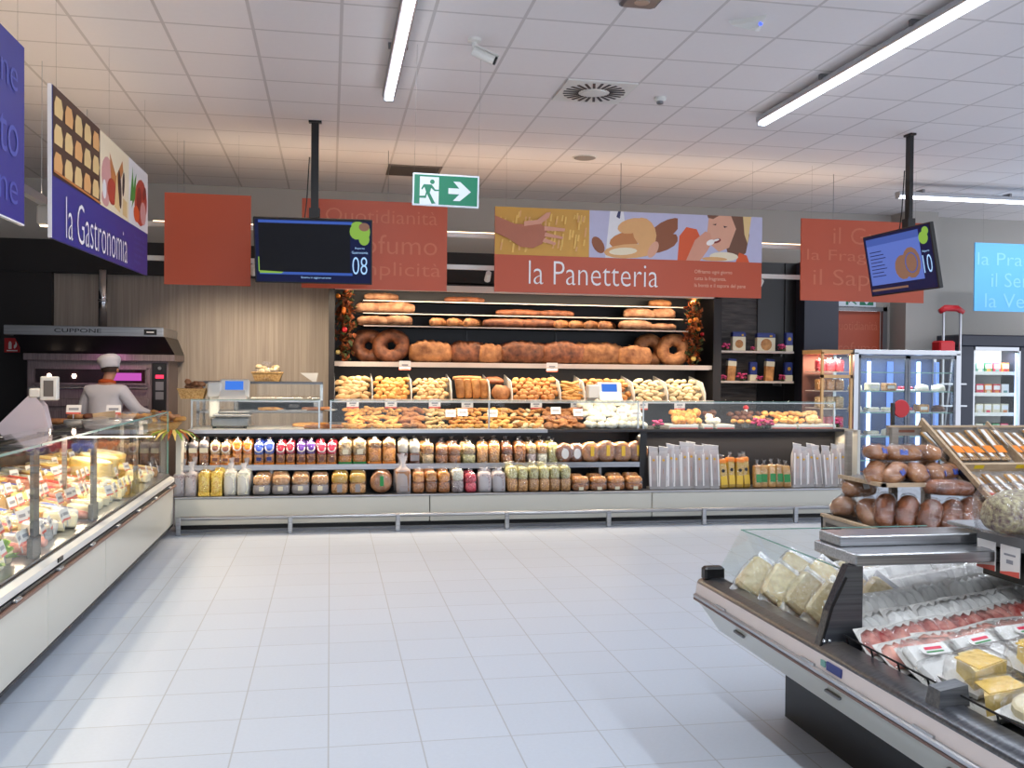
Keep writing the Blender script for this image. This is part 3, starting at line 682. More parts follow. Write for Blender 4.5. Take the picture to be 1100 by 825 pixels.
def prow(px0, px1, n, yf, zb, key, fn, text_, cat, group, hs=1.0, py=485, i0=0, jig=.004, lean=0., wd=None):
    "n packs side by side between two pixel columns of the photo at depth yf"
    x0 = at(px0, py, yf).x; x1 = at(px1, py, yf).x; st = (x1-x0)/n
    for i in range(n):
        x = x0+st*(i+.5)
        lab = text_ if n == 1 else text_ + ', ' + nth(i, 'along') if n > 2 else text_ + (', left one' if i == 0 else ', right one')
        inst(key, fn, (x, yf+.08+random.uniform(-jig, jig), zb), (lean, 0, random.uniform(-.06, .06)), lab, cat, group, (st/wd if wd else 1, 1, hs*random.uniform(.97, 1.03)))
        if 'loaf' not in cat: inst(key, fn, (x+random.uniform(-.02, .02), yf+.235, zb+.012), (lean, 0, random.uniform(-.12, .12)), lab + ', back line', cat, group+', back line', (.97, .9, hs*random.uniform(1.0, 1.1)))
U = 'packaged biscuits on the upper shelf'; Lw = 'packaged goods on the lower shelf'
Y2, Z2 = 10.20, .616
def R2(px0, px1, n, key, text_, **kw):
    w_ = (at(px1, 485, Y2).x - at(px0, 485, Y2).x)/n
    prow(px0, px1, n, Y2, Z2, key, pack_b('biscuit_bag', w_*.96, .14, kw.pop('h', .25), **kw), text_, 'bag of biscuits', U)
R2(190, 224, 3, 'u1', 'clear bag of brown biscuits with pale top at the left end', h=.27, body=biscB, body2=colorM['grey'], label=(colorM['cream'], .08, .05, .15), split=.62)
R2(225, 248, 2, 'u2', 'biscuit bag with brown round seal on upper shelf', body=biscO, body2=biscC, seal=colorM['brown'], base=colorM['orange'], label=(colorM['brown'], .05, .03, .06))
R2(249, 271, 2, 'u3', 'biscuit bag with orange top on upper shelf', h=.27, body=biscO, body2=colorM['orange'], seal=colorM['orange'], label=(colorM['brown'], .05, .04, .05))
R2(272, 295, 2, 'u4', 'biscuit bag with blue seal on upper shelf', body=biscB, body2=colorM['blue'], seal=colorM['blue'], base=colorM['orange'], label=(colorM['navy'], .05, .035, .06))
R2(296, 317, 2, 'u5', 'biscuit bag with crimson seal on upper shelf', body=biscB, body2=colorM['crimson'], seal=colorM['crimson'], base=colorM['orange'], label=(colorM['brown'], .05, .035, .06))
R2(318, 339, 2, 'u6', 'biscuit bag with purple seal on upper shelf', body=biscB, body2=colorM['purple'], seal=colorM['purple'], base=colorM['orange'], label=(colorM['brown'], .05, .035, .06))
R2(340, 362, 2, 'u7', 'biscuit bag with bright red seal on upper shelf', body=biscB, body2=colorM['pink'], seal=colorM['pink'], base=colorM['orange'], label=(colorM['brown'], .05, .035, .06))
R2(363, 394, 2, 'u8', 'golden biscuit bag with green base on upper shelf', h=.27, body=biscO, body2=biscC, base=colorM['green'], label=(colorM['cream'], .06, .05, .12), split=.4)
R2(395, 426, 2, 'u9', 'tall tan biscuit bag with clear top on upper shelf', h=.27, body=biscO, body2=biscA, base=colorM['orange'], split=.7)
R2(427, 452, 2, 'u10', 'white topped rusk bag with grey label on upper shelf', h=.26, body=crustD, body2=mering, label=(colorM['grey'], .09, .06, .05))
R2(453, 467, 1, 'u11', 'bag of pale nutty biscuits right of the white topped bags', h=.24, body=biscC, body2=biscA)
R2(468, 496, 2, 'u12', 'bag of glazed brown biscuits on upper shelf', h=.22, body=biscB, body2=crustM)
R2(497, 512, 1, 'u13', 'bag of greenish taralli on upper shelf', h=.23, body=biscN, body2=biscC)
R2(513, 538, 2, 'u14', 'bag of tan twisted biscuits on upper shelf', h=.23, body=biscA)
R2(539, 552, 1, 'u15', 'bag of dark glazed cookies on upper shelf', h=.22, body=biscB, body2=crustD)
R2(553, 566, 1, 'u16', 'bag of chocolate speckled cookies on upper shelf', h=.22, body=biscB)
R2(567, 577, 1, 'u17', 'bag of grey ring biscuits on upper shelf', h=.23, body=biscG, body2=biscC)
R2(578, 589, 1, 'u18', 'bag of ring shaped white biscuits on upper shelf', h=.23, body=biscW, body2=biscA)
R2(590, 600, 1, 'u19', 'bag of olive green taralli on upper shelf', h=.23, body=biscN)
def round_pack(name, Rr, L, mat, lab=None, stripe=None):
    def f():
        r = empty(name)
        M = T((0, 0, Rr)) @ RX(pi/2)
        q = mb(mat).lathe([(Rr*.5, L/2), (Rr*.9, L/2-.012), (Rr*.97, 0), (Rr*.9, -L/2+.01), (Rr*.3, -L/2)], 18, M)
        q.build('loaf', r, True)
        mb(filmM).lathe([(Rr*.55, L/2+.006), (Rr*.98, L/2-.006), (Rr, 0), (Rr*.92, -L/2), (Rr*.2, -L/2-.01)], 14, M).build('wrapper', r, True)
        if lab: mb(lab).lathe([(Rr*.5, L/2+.008), (Rr*.5, L/2+.012), (.001, L/2+.012)], 14, T((0, 0, Rr)) @ RX(pi/2) @ Matrix.Diagonal((.7, 1, 1, 1))).build('label', r)
        if stripe: mb(stripe).box(-.018, .022, -L/2-.012, -L/2-.008, Rr*.7, Rr*1.6, RZ(0)).build('label', r)
        return r
    return f
prow(601, 626, 2, 10.2, .616, 'u20', round_pack('wrapped_loaf', .115, .16, crustD, colorM['white']), 'wrapped dark loaf with oval white label on upper shelf', 'wrapped loaf', U)
prow(627, 694, 4, 10.2, .616, 'u21', round_pack('wrapped_loaf', .125, .18, crustM, None, colorM['yellow']), 'round wrapped brown loaf with yellow tie at shelf end', 'wrapped loaf', U)
Y1, Z1 = 9.97, .347
def R1(px0, px1, n, key, text_, cat='bag of snacks', nm='snack_bag', **kw):
    w_ = (at(px1, 515, Y1).x - at(px0, 515, Y1).x)/n
    prow(px0, px1, n, Y1, Z1, key, pack_b(nm, w_*.96, .16, kw.pop('h', .2), **kw), text_, cat, Lw, py=515, hs=1.14)
R1(185, 211, 2, 'l1', 'clear tuft topped bag of grey sweets on lower shelf', h=.2, tuft=.09, body=biscG, film=filmW, base=colorM['grey'])
R1(212, 239, 2, 'l2', 'bag of yellow crisps on lower shelf', h=.22, tuft=.07, body=biscY, base=biscY)
R1(240, 268, 2, 'l3', 'bag of whitish crisps on lower shelf', h=.22, tuft=.07, body=biscW, film=filmW)
R1(270, 354, 4, 'l4', 'grey tray pack of biscuits with a small label on lower shelf', 'biscuit tray', 'biscuit_tray', h=.18, tuft=.01, body=colorM['grey'], body2=biscA, label=(colorM['cream'], .05, .04, .04))
R1(355, 394, 2, 'l5', 'gold topped biscuit tray with grey label on lower shelf', 'biscuit tray', 'biscuit_tray', h=.19, tuft=.01, body=biscA, body2=colorM['gold'], label=(colorM['grey'], .05, .07, .02))
prow(395, 424, 1, 9.97, .347, 'l6', round_pack('wrapped_cake', .115, .15, crustM, None, colorM['green']), 'round brown wrapped cake with a green label on lower shelf', 'wrapped cake', Lw, py=515)
R1(425, 442, 1, 'l7', 'clear bag of pinkish rusks beside the round cake', h=.22, body=crustF, tuft=.1, label=(colorM['grey'], .08, .05, .02), film=filmW)
R1(443, 484, 3, 'l8', 'bag of brown and tan cookies on lower shelf', h=.2, body=biscB, body2=biscO)
R1(485, 499, 1, 'l9', 'bag of pale grey sweets left of the red sweets', h=.22, body=biscG, body2=biscW)
R1(500, 513, 1, 'l10', 'bag of bright red sweets on lower shelf', h=.18, body=biscR, body2=biscR)
R1(514, 544, 2, 'l11', 'bag of silvery grey sweets right of the red sweets', h=.19, body=biscG, film=filmW)
R1(545, 614, 6, 'l12', 'bag of green and cream snacks on lower shelf', h=.24, body=biscA, body2=biscN, tuft=.03)
R1(615, 692, 4, 'l13', 'low tray of orange brown biscuits on lower shelf', 'biscuit tray', 'biscuit_tray', h=.14, tuft=.01, body=biscB, body2=biscO, label=(colorM['cream'], .05, .03, .01))
# tall bags
def tall_bag(kind):
    def f():
        r = empty('baguette_bag' if kind == 'w' else 'breadstick_bag')
        if kind == 'w':
            mb(crustM).blob(.40, .068, .055, 1, 14, 8, .05, 3, T((0, 0, .22)) @ RY(pi/2) @ T((0, 0, -.02))).build('baguette', r, True)
            q = mb(filmW).rings([[(-.048, -.02, 0), (.048, -.02, 0), (.048, .03, 0), (-.048, .03, 0)], [(-.055, -.035, .1), (.055, -.03, .1), (.05, .035, .1), (-.05, .035, .1)], [(-.05, -.03, .36), (.052, -.033, .36), (.05, .03, .36), (-.05, .03, .36)], [(-.045, -.012, .43), (.045, -.016, .44), (.05, .004, .45), (-.04, .002, .44)], [(-.055, -.02, .49), (.05, -.024, .475), (.052, -.01, .48), (-.05, -.004, .495)]])
            q.build('paper_bag', r)
            mb(colorM['white']).box(-.046, -.030, -.037, -.032, .03, .38).box(.034, .046, -.036, -.031, .03, .38).build('printed_strip', r)
            mb(colorM['gold']).lathe([(.014, 0), (.014, .003), (.001, .003)], 10, T((0, -.034, .33)) @ RX(pi/2)).build('sticker', r)
        else:
            a, b_ = (colorM['gold'], colorM['yellow']) if kind == 'y' else (colorM['cream'], colorM['green'])
            h = .36 if kind == 'y' else .27
            mb(rollY if kind == 'g' else a).box(-.045, .045, -.03, .03, 0, h*.92, ch=.012).build('breadsticks', r)
            film_box(mb(filmM), .105, .07, h*.96, .05, 4).build('wrapper', r, True)
            if kind == 'y':
                mb(b_).box(-.035, .035, -.038, -.034, .04, .14).build('label', r)
                mb(colorM['orange']).box(-.048, .048, -.033, .033, h*.78, h*.93, ch=.01).build('printed_top', r)
                mb(blackM).lathe([(.02, 0), (.02, .003), (.001, .003)], 12, T((0, -.035, .2)) @ RX(pi/2)).build('printed_ring', r)
            else: mb(b_).box(-.035, .035, -.038, -.034, .06, .15).build('label', r)
        return r
    return f
def talls(px0, px1, n, kind, lab, cat, hs=1.):
    x0 = at(px0, 510, 10.05).x; x1 = at(px1, 510, 10.05).x
    for i in range(n):
        inst('tall'+kind, tall_bag(kind), (x0+(x1-x0)*(i+.5)/n, 10.04+random.uniform(0, .06), Z1), (-.1, random.uniform(-.07, .07), random.uniform(-.25, .25)), lab+', '+nth(i), cat, 'tall bags at the right of the counter', (1, 1, hs*random.uniform(.94, 1.06)))
talls(699, 772, 9, 'w', 'tall white paper bag with a baguette in the left batch', 'baguette bag')
talls(773, 808, 4, 'y', 'yellow printed breadstick bag', 'breadstick bag')
talls(809, 850, 5, 'g', 'short breadstick bag with a green label', 'breadstick bag')
talls(851, 918, 8, 'w', 'tall white paper bag with a baguette in the right batch', 'baguette bag')

# price tags hanging from shelf lips
def price_tag():
    r = empty('price_tag')
    mb(tagW).box(-.055, .055, -.004, 0, -.075, .012).build('card', r)
    mb(tagR).box(-.055, .055, -.0055, -.004, -.075, -.06).build('red_band', r)
    mb(tagG).box(-.03, .03, -.0052, -.004, -.035, -.02).box(-.02, .02, -.0052, -.004, -.05, -.043).build('print', r)
    return r
for i, (px, py, y, where) in enumerate([(435, 389, 11.93, 'under the big loaf shelf, left'), (593, 391, 11.93, 'under the big loaf shelf, right'), (379, 430, 11.62, 'under the bins, below the oval rolls'), (420, 430, 11.62, 'under the bins, below the round rolls'), (467, 430, 11.62, 'under the bins, below the third bin'), (502, 431, 11.62, 'under the bins, below the bread blocks'), (576, 431, 11.62, 'under the bins, below the tan rolls'), (619, 431, 11.62, 'under the bins, below the crescent rolls'), (690, 432, 11.62, 'under the bins, beside the right scale'), (730, 432, 11.62, 'under the bins, below the white rolls')]):
    p = at(px, py, y)
    inst('price', price_tag, (p.x, y, p.z), (0, 0, 0), 'white price tag with red band '+where, 'price tag', 'price tags on the bread rack', 1.3)

# ------------------------------------------------------------------ bread rack
r = empty('bread_rack', (0, 0, 0)); tag(r, 'tall dark bread rack with white lipped shelves on the back wall', 'bread rack')
mb(darkM).box(-.02, .05, 11.55, 12.7, 0, 2.66).build('side_panel', r); mb(darkM).box(4.93, 5.04, 11.9, 12.7, 0, 2.66).build('side_panel', r)
mb(charM).box(.05, 4.93, 12.55, 12.7, .0, 2.66).build('back_panel', r)
for x in (1.75, 2.95): mb(blackM).box(x, x+.02, 12.53, 12.55, 1.7, 2.4).build('panel_joint', r)
mb(charM).box(.0, 4.98, 11.95, 12.7, 2.64, 2.70).mat(lipM).box(-.02, 5.0, 11.90, 11.95, 2.60, 2.68).build('canopy', r)
mb(charM).box(.05, 4.93, 11.97, 12.55, 1.695, 1.715).mat(lipM).box(.05, 4.93, 11.94, 11.97, 1.67, 1.725).build('loaf_shelf', r)
for z, y in ((2.175, 12.0), (2.335, 12.1), (2.50, 12.2)):
    mb(charM).box(.4, 4.65, y+.02, 12.55, z-.012, z).mat(lipM).box(.4, 4.65, y, y+.012, z-.012, z+.002).build('upper_shelf', r)
mb(lipM).box(.03, 4.83, 11.62, 11.66, 1.235, 1.275).mat(rollP).box(.05, 4.8, 11.66, 12.3, 1.245, 1.262).build('bin_shelf', r)
binpx = [359, 400, 442, 485, 526, 550, 602, 628, 681, 717, 757]
BX = [at(p, 415, 11.7).x for p in binpx]
for x in BX:
    mb(whiteM).rings([[(x-.006, 11.67, 1.27), (x+.006, 11.67, 1.27), (x+.006, 12.25, 1.27), (x-.006, 12.25, 1.27)], [(x-.006, 11.67, 1.36), (x+.006, 11.67, 1.36), (x+.006, 12.25, 1.56), (x-.006, 12.25, 1.56)], [(x-.006, 11.78, 1.50), (x+.006, 11.78, 1.50), (x+.006, 12.25, 1.58), (x-.006, 12.25, 1.58)]]).build('bin_divider', r)
mb(charM).box(.05, 4.93, 11.9, 12.3, .9, 1.23).build('lower_back', r)
mb(ledW).box(.2, 4.8, 12.0, 12.03, 2.625, 2.64).build('led_strip', r)
area('rack_lamp', (2.5, 11.93, 2.59), (R_(22), 0, 0), 4.6, .04, P_RACK*2.2, WARM, r)
area('rack_lamp', (2.5, 11.86, 1.66), (R_(6), 0, 0), 4.6, .03, P_RACK*1.3, WARM, r)
mb(lipM).box(.1, 4.85, 11.845, 11.875, 1.665, 1.68).build('lamp_cover', r)

def heap(i, mat, n, L, W, H, label, cat, cols, rows, name='bread_roll', cut=0, seed=0, yaw=1.5):
    "rolls stacked in a bin, low at the front and high at the back"
    x0, x1 = BX[i]+.02, BX[i+1]-.02
    ks = []
    for s in range(3): ks.append(('%s%d%d' % (name, i, s), loaf_b(name, L, W, H, mat, s+seed, cut, 1., .6, .05, 8, 7)))
    c = 0
    for rw in range(rows+1):
        y = 11.73 + rw*W*.52; z = 1.268 + rw*min(H*.74, .235/(rows+.6))
        for j in range(cols):
            x = x0+L*.42 + (x1-x0-L*.84)*(j+(.5 if rw % 2 else 0))/max(1, cols-.5)
            k, fn = ks[(c*7+j) % 3]; c += 1
            inst(k, fn, (x+random.uniform(-.01, .01), y+random.uniform(-.012, .012), z+random.uniform(-.006, .01)), (random.uniform(-.5, .3), random.uniform(-.35, .35), random.uniform(-yaw, yaw)), label, cat, label, random.uniform(.9, 1.15))
heap(0, rollP, 18, .125, .085, .075, 'oval pale brown roll heaped in the leftmost bread bin', 'bread roll', 4, 5, yaw=1.)
heap(1, rollY, 24, .095, .085, .07, 'small round golden roll heaped in the second bread bin', 'bread roll', 5, 5)
heap(2, rollP, 24, .10, .08, .065, 'pale crusty roll heaped in the third bread bin', 'bread roll', 5, 5, seed=4)
heap(5, rollB, 24, .10, .09, .08, 'tan round roll heaped in the middle bread bin', 'bread roll', 6, 5, seed=6)
heap(6, rollY, 18, .14, .05, .05, 'narrow yellow crescent roll in the bin right of the tan rolls', 'bread roll', 3, 5, seed=7, yaw=.6)
heap(7, rollB, 18, .11, .09, .075, 'golden roll in the bin half hidden by the right scale', 'bread roll', 6, 4, seed=8)
heap(8, rollW, 20, .13, .075, .06, 'pale long roll heaped in the second bin from the right', 'bread roll', 3, 5, seed=9, yaw=.7)
heap(9, rollW, 20, .12, .09, .065, 'flat white roll heaped in the rightmost bread bin', 'bread roll', 4, 5, seed=10)
for j in range(4):
    inst('block', loaf_b('sandwich_loaf', .24, .11, .12, rollB, 5, 0, .5, .25, .02), (BX[3]+.07+j*.10, 11.82+.02*(j % 2), 1.40), (0, pi/2-.12, 0), 'square tan sandwich loaf standing in the fourth bin, '+nth(j), 'loaf', 'sandwich loaves in the fourth bin')
inst('blockf', loaf_b('sandwich_loaf', .36, .12, .06, rollB, 6, 0, .6, .3, .02), (BX[3]+.22, 11.9, 1.51), (0, 0, .1), 'flat tan loaf lying over the standing sandwich loaves', 'loaf')
inst('boule', loaf_b('round_loaf', .24, .23, .2, crustM, 8, 0), (BX[4]+.14, 11.82, 1.29), (.5, 0, .6), 'round golden loaf filling the fifth bread bin', 'loaf')
inst('bouled', loaf_b('round_loaf', .24, .2, .1, crustD, 9, 0), (BX[4]+.1, 11.98, 1.47), (.2, 0, .3), 'dark round loaf behind the golden round loaf', 'loaf')
# big shelf
def on(px, y, z): return (at(px, 380, y).x, y, z)
for px, dy, tw, lab in ((397, .12, .1, 'ring shaped dark loaf standing at far left of the rack, behind its neighbour'), (420, -.02, -.1, 'ring shaped dark loaf second from the rack left, overlapping its neighbour'), (701, .08, .1, 'ring shaped brown loaf behind at the right end of the big loaf shelf'), (723, -.02, -.15, 'ring shaped brown loaf in front at the right end of the big loaf shelf')):
    inst('ringl' if px < 500 else 'ringr', ring_loaf('ring_loaf', .138, .088, crustD if px < 500 else crustM, 2 if px < 500 else 5), (at(px, 380, 12.1).x, 12.12+dy, 1.715+.21), (-.22, tw*3, 0), lab, 'loaf', 'ring loaves on the big loaf shelf')
big = [(462, .50, .24, .22, crustM, 3, 'brown loaf just right of the left ring loaves'), (502, .44, .22, .22, crustD, 4, 'dark scored loaf, second of the long loaves'), (526, .30, .22, .2, crustM, 2, 'short brown loaf, third of the long loaves'), (563, .62, .28, .23, crustD, 5, 'wide floured dark loaf in the middle of the rack'), (604, .55, .26, .23, crustD, 4, 'dark red brown loaf right of the middle one'), (640, .72, .24, .23, crustM, 6, 'longest golden loaf with twisted scoring'), (680, .44, .22, .2, crustM, 3, 'golden loaf ending against the right ring loaves')]
for i, (px, L, W, H, m, cu, lab) in enumerate(big):
    inst('big%d' % i, loaf_b('large_loaf', L*1.08, W*1.15, H*1.5, m, i+20, cu*2, .85, .45, .045, 24, 12), (at(px, 380, 12.1).x, 12.08+.03*(i % 2), 1.72), (0, 0, random.uniform(-.06, .06)), lab, 'loaf', 'large loaves on the big loaf shelf')
def up(lst, z, y, lvl):
    for i, (px, L, W, H, m, rz, lab) in enumerate(lst):
        inst('up%s%d' % (lvl, i), loaf_b('long_loaf', L*1.05, W*1.15, H*1.45, m, i+40, int(L*14), 1., .5, .04, 18, 9), (at(px, 340, y).x, y+.12, z), (0, 0, rz), lab, 'loaf', 'long loaves on the upper rack shelves')
up([(402, .40, .13, .10, crustF, .08, 'floured loaf at the far left of the lower baguette shelf'), (425, .42, .13, .11, crustF, -.25, 'floured loaf lying across its left neighbour'), (474, .40, .09, .09, crustM, .85, 'slanting baguette, first of the left trio'), (492, .40, .09, .09, crustM, .85, 'slanting baguette, second of the left trio'), (510, .40, .09, .09, crustM, .85, 'slanting baguette, third of the left trio'), (547, .62, .11, .10, crustD, .02, 'long straight loaf left of centre on the baguette shelf'), (580, .50, .11, .10, crustD, -.02, 'long straight loaf right of centre on the baguette shelf'), (608, .42, .09, .09, crustM, .8, 'slanting baguette, first of the right four'), (624, .42, .09, .09, crustM, .8, 'slanting baguette, second of the right four'), (640, .42, .09, .09, crustM, .8, 'slanting baguette, third of the right four'), (655, .42, .09, .09, crustM, .8, 'slanting baguette, last of the right four'), (686, .46, .13, .11, crustF, .12, 'floured loaf right of the slanting baguettes'), (716, .34, .12, .08, crustF, .05, 'floured loaf at the far right of the baguette shelf')], 2.18, 12.02, 'a')
up([(398, .36, .12, .11, crustF, .2, 'floured loaf at the left of the middle high shelf'), (424, .50, .13, .12, crustF, -.1, 'wide floured loaf second on the middle high shelf'), (560, .60, .09, .07, crustD, 0, 'dark baguette lying left of centre on the middle high shelf'), (600, .46, .09, .07, crustD, .1, 'dark baguette lying right of centre on the middle high shelf'), (690, .42, .12, .11, crustF, .05, 'floured loaf on the right of the middle high shelf'), (716, .30, .12, .12, crustF, -.2, 'floured loaf at the right end of the middle high shelf')], 2.34, 12.12, 'b')
up([(410, .42, .13, .08, crustF, .1, 'loaf under the canopy at top left of the rack'), (500, .5, .08, .06, crustD, 0, 'dark baguette on the top shelf left of centre'), (712, .3, .12, .08, crustM, 0, 'loaf under the canopy at top right of the rack')], 2.505, 12.2, 'c')

def garland(loc, h, seed, label):
    rg = random.Random(seed); r = empty('autumn_garland', loc); tag(r, label, 'garland')
    q = mb(leafR); q2 = mb(leafD)
    for i in range(330):
        z = rg.uniform(0, h); a = rg.uniform(0, 6.28); d = rg.uniform(.0, .13)*(.6+.4*sin(z/h*pi))
        M = T((d*cos(a), d*sin(a)*.6, z)) @ RZ(rg.uniform(0, 6)) @ RX(rg.uniform(-1.4, 1.4)); s_ = rg.uniform(.045, .085)
        (q if i % 3 else q2).add([(0, 0, 0), (s_*.5, s_*.45, .008), (0, s_*1.3, .014), (-s_*.5, s_*.45, .008), (0, s_*.6, -.004)], [(0, 1, 4), (1, 2, 4), (2, 3, 4), (3, 0, 4)], M)
    q.build('autumn_leaves', r); q2.build('green_leaves', r)
    mb(hairM).tube([(0, 0, 0), (.02, .01, h*.5), (-.01, 0, h)], .01, 6).build('stem', r)
    for i in range(6):
        m = (fruitO, fruitO, cheeseY, redM)[i % 4]
        mb(m).ball((rg.uniform(-.1, .1), rg.uniform(-.09, -.04), rg.uniform(.03, h-.03)), rg.uniform(.024, .04), 10, 7).build('fruit', r, True)
p = at(371, 350, 12.0); garland((p.x, 12.0, 1.73), .84, 1, 'autumn leaf garland with orange fruit on the left side of the bread rack')
p = at(745, 350, 12.0); garland((p.x, 12.0, 1.73), .86, 2, 'autumn leaf garland with orange fruit on the right side of the bread rack')

# wall shelves on the slate
PX = lambda px, y=12.35: at(px, 380, y).x
for z, w_ in ((1.935, 'upper'), (1.525, 'lower')):
    r = empty('wall_shelf', (PX(765), 12.35, z)); tag(r, w_+' white shelf with flour packets on the slate wall', 'shelf')
    mb(lipM).box(0, 1.16, -.08, .25, -.03, 0, ch=.004).build('board', r)
    for x in (.1, 1.0): mb(greyM).box(x, x+.02, .0, .25, -.07, -.03).build('bracket', r)
def flour(w_, h, win):
    def f():
        r = empty('flour_packet')
        mb(colorM['cream']).box(-w_/2, w_/2, -.04, .04, 0, h*.74, ch=.006).build('packet', r)
        mb(colorM['navy']).box(-w_/2, w_/2, -.041, .041, h*.74, h*.95, ch=.006).box(-w_*.45, w_*.45, -.012, .012, h*.95, h).build('blue_top', r)
        mb(win).lathe([(w_*.3, 0), (w_*.3, .003), (.001, .003)], 14, T((0, -.04, h*.36)) @ RX(pi/2)).build('picture', r)
        mb(colorM['gold']).box(w_*.18, w_*.32, -.044, -.041, h*.78, h*.87).build('crest', r)
        return r
    return f
def blueb():
    r = empty('flour_packet')
    mb(colorM['navy']).box(-.055, .055, -.035, .035, .08, .26, ch=.012).build('packet', r)
    mb(colorM['cream']).box(-.056, .056, -.036, .036, 0, .085, ch=.006).build('cream_base', r)
    mb(colorM['gold']).lathe([(.025, 0), (.025, .003), (.001, .003)], 12, T((0, -.036, .17)) @ RX(pi/2)).build('crest', r)
    return r
def sticks():
    r = empty('breadstick_packet')
    mb(rollB).rings([[(-.055, -.03, 0), (.055, -.03, 0), (.055, .03, 0), (-.055, .03, 0)], [(-.06, -.035, .22), (.06, -.035, .22), (.06, .035, .22), (-.06, .035, .22)]]).build('breadsticks', r)
    mb(colorM['cream']).box(-.062, .062, -.037, .037, .2, .27, ch=.004).build('cream_band', r)
    mb(colorM['navy']).box(-.06, .06, -.03, .03, .27, .30, ch=.004).build('blue_top', r)
    return r
inst('fl1', flour(.19, .26, rollB), (PX(793), 12.36, 1.935), (0, 0, 0), 'blue and cream flour packet on the upper slate shelf, left', 'flour packet', 'packets on the slate wall shelves')
inst('fl2', flour(.27, .25, rollB), (PX(822), 12.36, 1.935), (0, 0, 0), 'wide blue and cream flour packet in the middle of the upper slate shelf', 'flour packet', 'packets on the slate wall shelves')
for px, z, lab in ((847, 1.935, 'small blue packet at the right end of the upper slate shelf'), (769, 1.525, 'small blue packet at the left end of the lower slate shelf'), (809, 1.525, 'small blue packet in the middle of the lower slate shelf'), (847, 1.525, 'small blue packet at the right end of the lower slate shelf')):
    inst('blueb', blueb, (PX(px), 12.36, z), (0, 0, 0), lab, 'flour packet', 'packets on the slate wall shelves')
for px, s_ in ((785, 'left'), (826, 'right')):
    inst('sticks', sticks, (PX(px), 12.36, 1.525), (0, .06, 0), s_+' tall breadstick packet on the lower slate shelf', 'breadstick packet', 'packets on the slate wall shelves')
def flowers():
    r = empty('pink_flowers'); rg = random.Random(5)
    q = mb(pinkF)
    for i in range(9): q.ball((rg.uniform(-.05, .05), rg.uniform(-.04, .03), rg.uniform(.04, .09)), rg.uniform(.018, .026), 7, 5, (1, 1, .7))
    q.build('petals', r, True)
    q = mb(leafD)
    for i in range(12): q.add([(0, 0, 0), (.02, .012, .02), (.07, 0, .03), (.02, -.012, .02)], [(0, 1, 2, 3)], T((0, 0, .01)) @ RZ(i*.55) @ RY(-.2))
    q.box(-.03, .03, -.03, .03, 0, .03, ch=.008)
    q.build('leaves', r)
    return r
for px, y, z, lab, s_ in ((779, 12.3, 1.935, 'upper slate shelf left of the flour packets', 1), (808, 12.3, 1.935, 'upper slate shelf between the flour packets', .6), (839, 12.3, 1.935, 'upper slate shelf right of the wide packet', 1.), (777, 12.28, 1.525, 'lower slate shelf at the left', .8), (797, 12.28, 1.525, 'lower slate shelf between the packets', 1.1), (816, 12.28, 1.525, 'lower slate shelf beside the middle packet', .7), (840, 12.28, 1.525, 'lower slate shelf at the right', .9), (706, 10.32, .995, 'left end of the glass pastry case', 1.), (816, 10.3, .995, 'middle of the glass pastry case front', 1.2), (825, 10.3, .995, 'glass pastry case beside the middle flowers', 1.), (899, 10.5, 1.0, 'right end of the glass pastry case', 1.1)):
    inst('flow', flowers, (at(px, 440, y).x, y, z), (0, 0, px), 'bunch of pink flowers on the '+lab if y > 11 else 'bunch of pink flowers at the '+lab, 'flowers', 'pink flower decorations', s_)

# ------------------------------------------------------------------ loose pastries on the worktop
def spread(px0, px1, n, rows, key, fns, label, cat, y0=10.34, z0=1.0, L=.12, H=.05, up_=.8, dy=.055):
    x0, x1 = at(px0, 450, 10.4).x, at(px1, 450, 10.4).x
    for rw in range(rows):
        m = n - (rw % 2)
        for j in range(m):
            f = random.randrange(len(fns))
            x = x0+(x1-x0)*(j+.5+(.5 if rw % 2 else 0))/n
            inst(key+str(f), fns[f], (x, y0+rw*dy, z0+rw*H*up_+random.uniform(0, .016)), (random.uniform(-.7, .5), random.uniform(-.45, .45), random.uniform(-1.2, 1.2)), label, cat, label, random.uniform(.85, 1.2))
B = lambda nm, L, W, H, m, s_: loaf_b(nm, L, W, H, m, s_, 3, 1, .6, .08, 9, 7)
spread(372, 393, 3, 5, 'pa', [B('pastry_slice', .17, .09, .05, pastry, 1)], 'folded orange brown pastry stacked left in the open display', 'pastry')
spread(393, 411, 3, 5, 'pb', [B('biscuit', .12, .07, .045, rollY, 2)], 'yellow biscuit heaped second from left in the open display', 'biscuit', H=.055)
spread(411, 431, 3, 5, 'pc', [B('biscuit', .13, .06, .045, pastry, 3), B('biscuit', .13, .06, .045, rollY, 4)], 'golden biscuit heaped third from left in the open display', 'biscuit')
spread(431, 454, 3, 5, 'pd', [B('pastry_slice', .15, .1, .055, crustM, 5)], 'reddish brown baked slice heaped in the open display', 'pastry')
spread(456, 480, 4, 5, 'pe', [B('biscuit', .09, .07, .04, rollP, 6)], 'pale round biscuit behind the sign in the open display', 'biscuit', H=.05)
spread(480, 520, 7, 5, 'pf', [B('biscuit', .09, .07, .045, rollB, 7), B('biscuit', .08, .07, .045, rollY, 8)], 'small tan biscuit heaped left of centre in the open display', 'biscuit')
spread(520, 548, 5, 5, 'pg', [B('biscuit', .11, .08, .05, rollY, 9)], 'yellow glazed biscuit heaped at the centre of the open display', 'biscuit')
spread(548, 585, 6, 5, 'ph', [B('biscuit', .11, .07, .05, rollW, 10), B('biscuit', .1, .08, .04, rollB, 11)], 'sugared pale biscuit heaped right of centre in the open display', 'biscuit')
spread(585, 624, 6, 5, 'pi', [B('biscuit', .13, .1, .05, crustM, 12)], 'large round brown biscuit beside the meringues', 'biscuit')
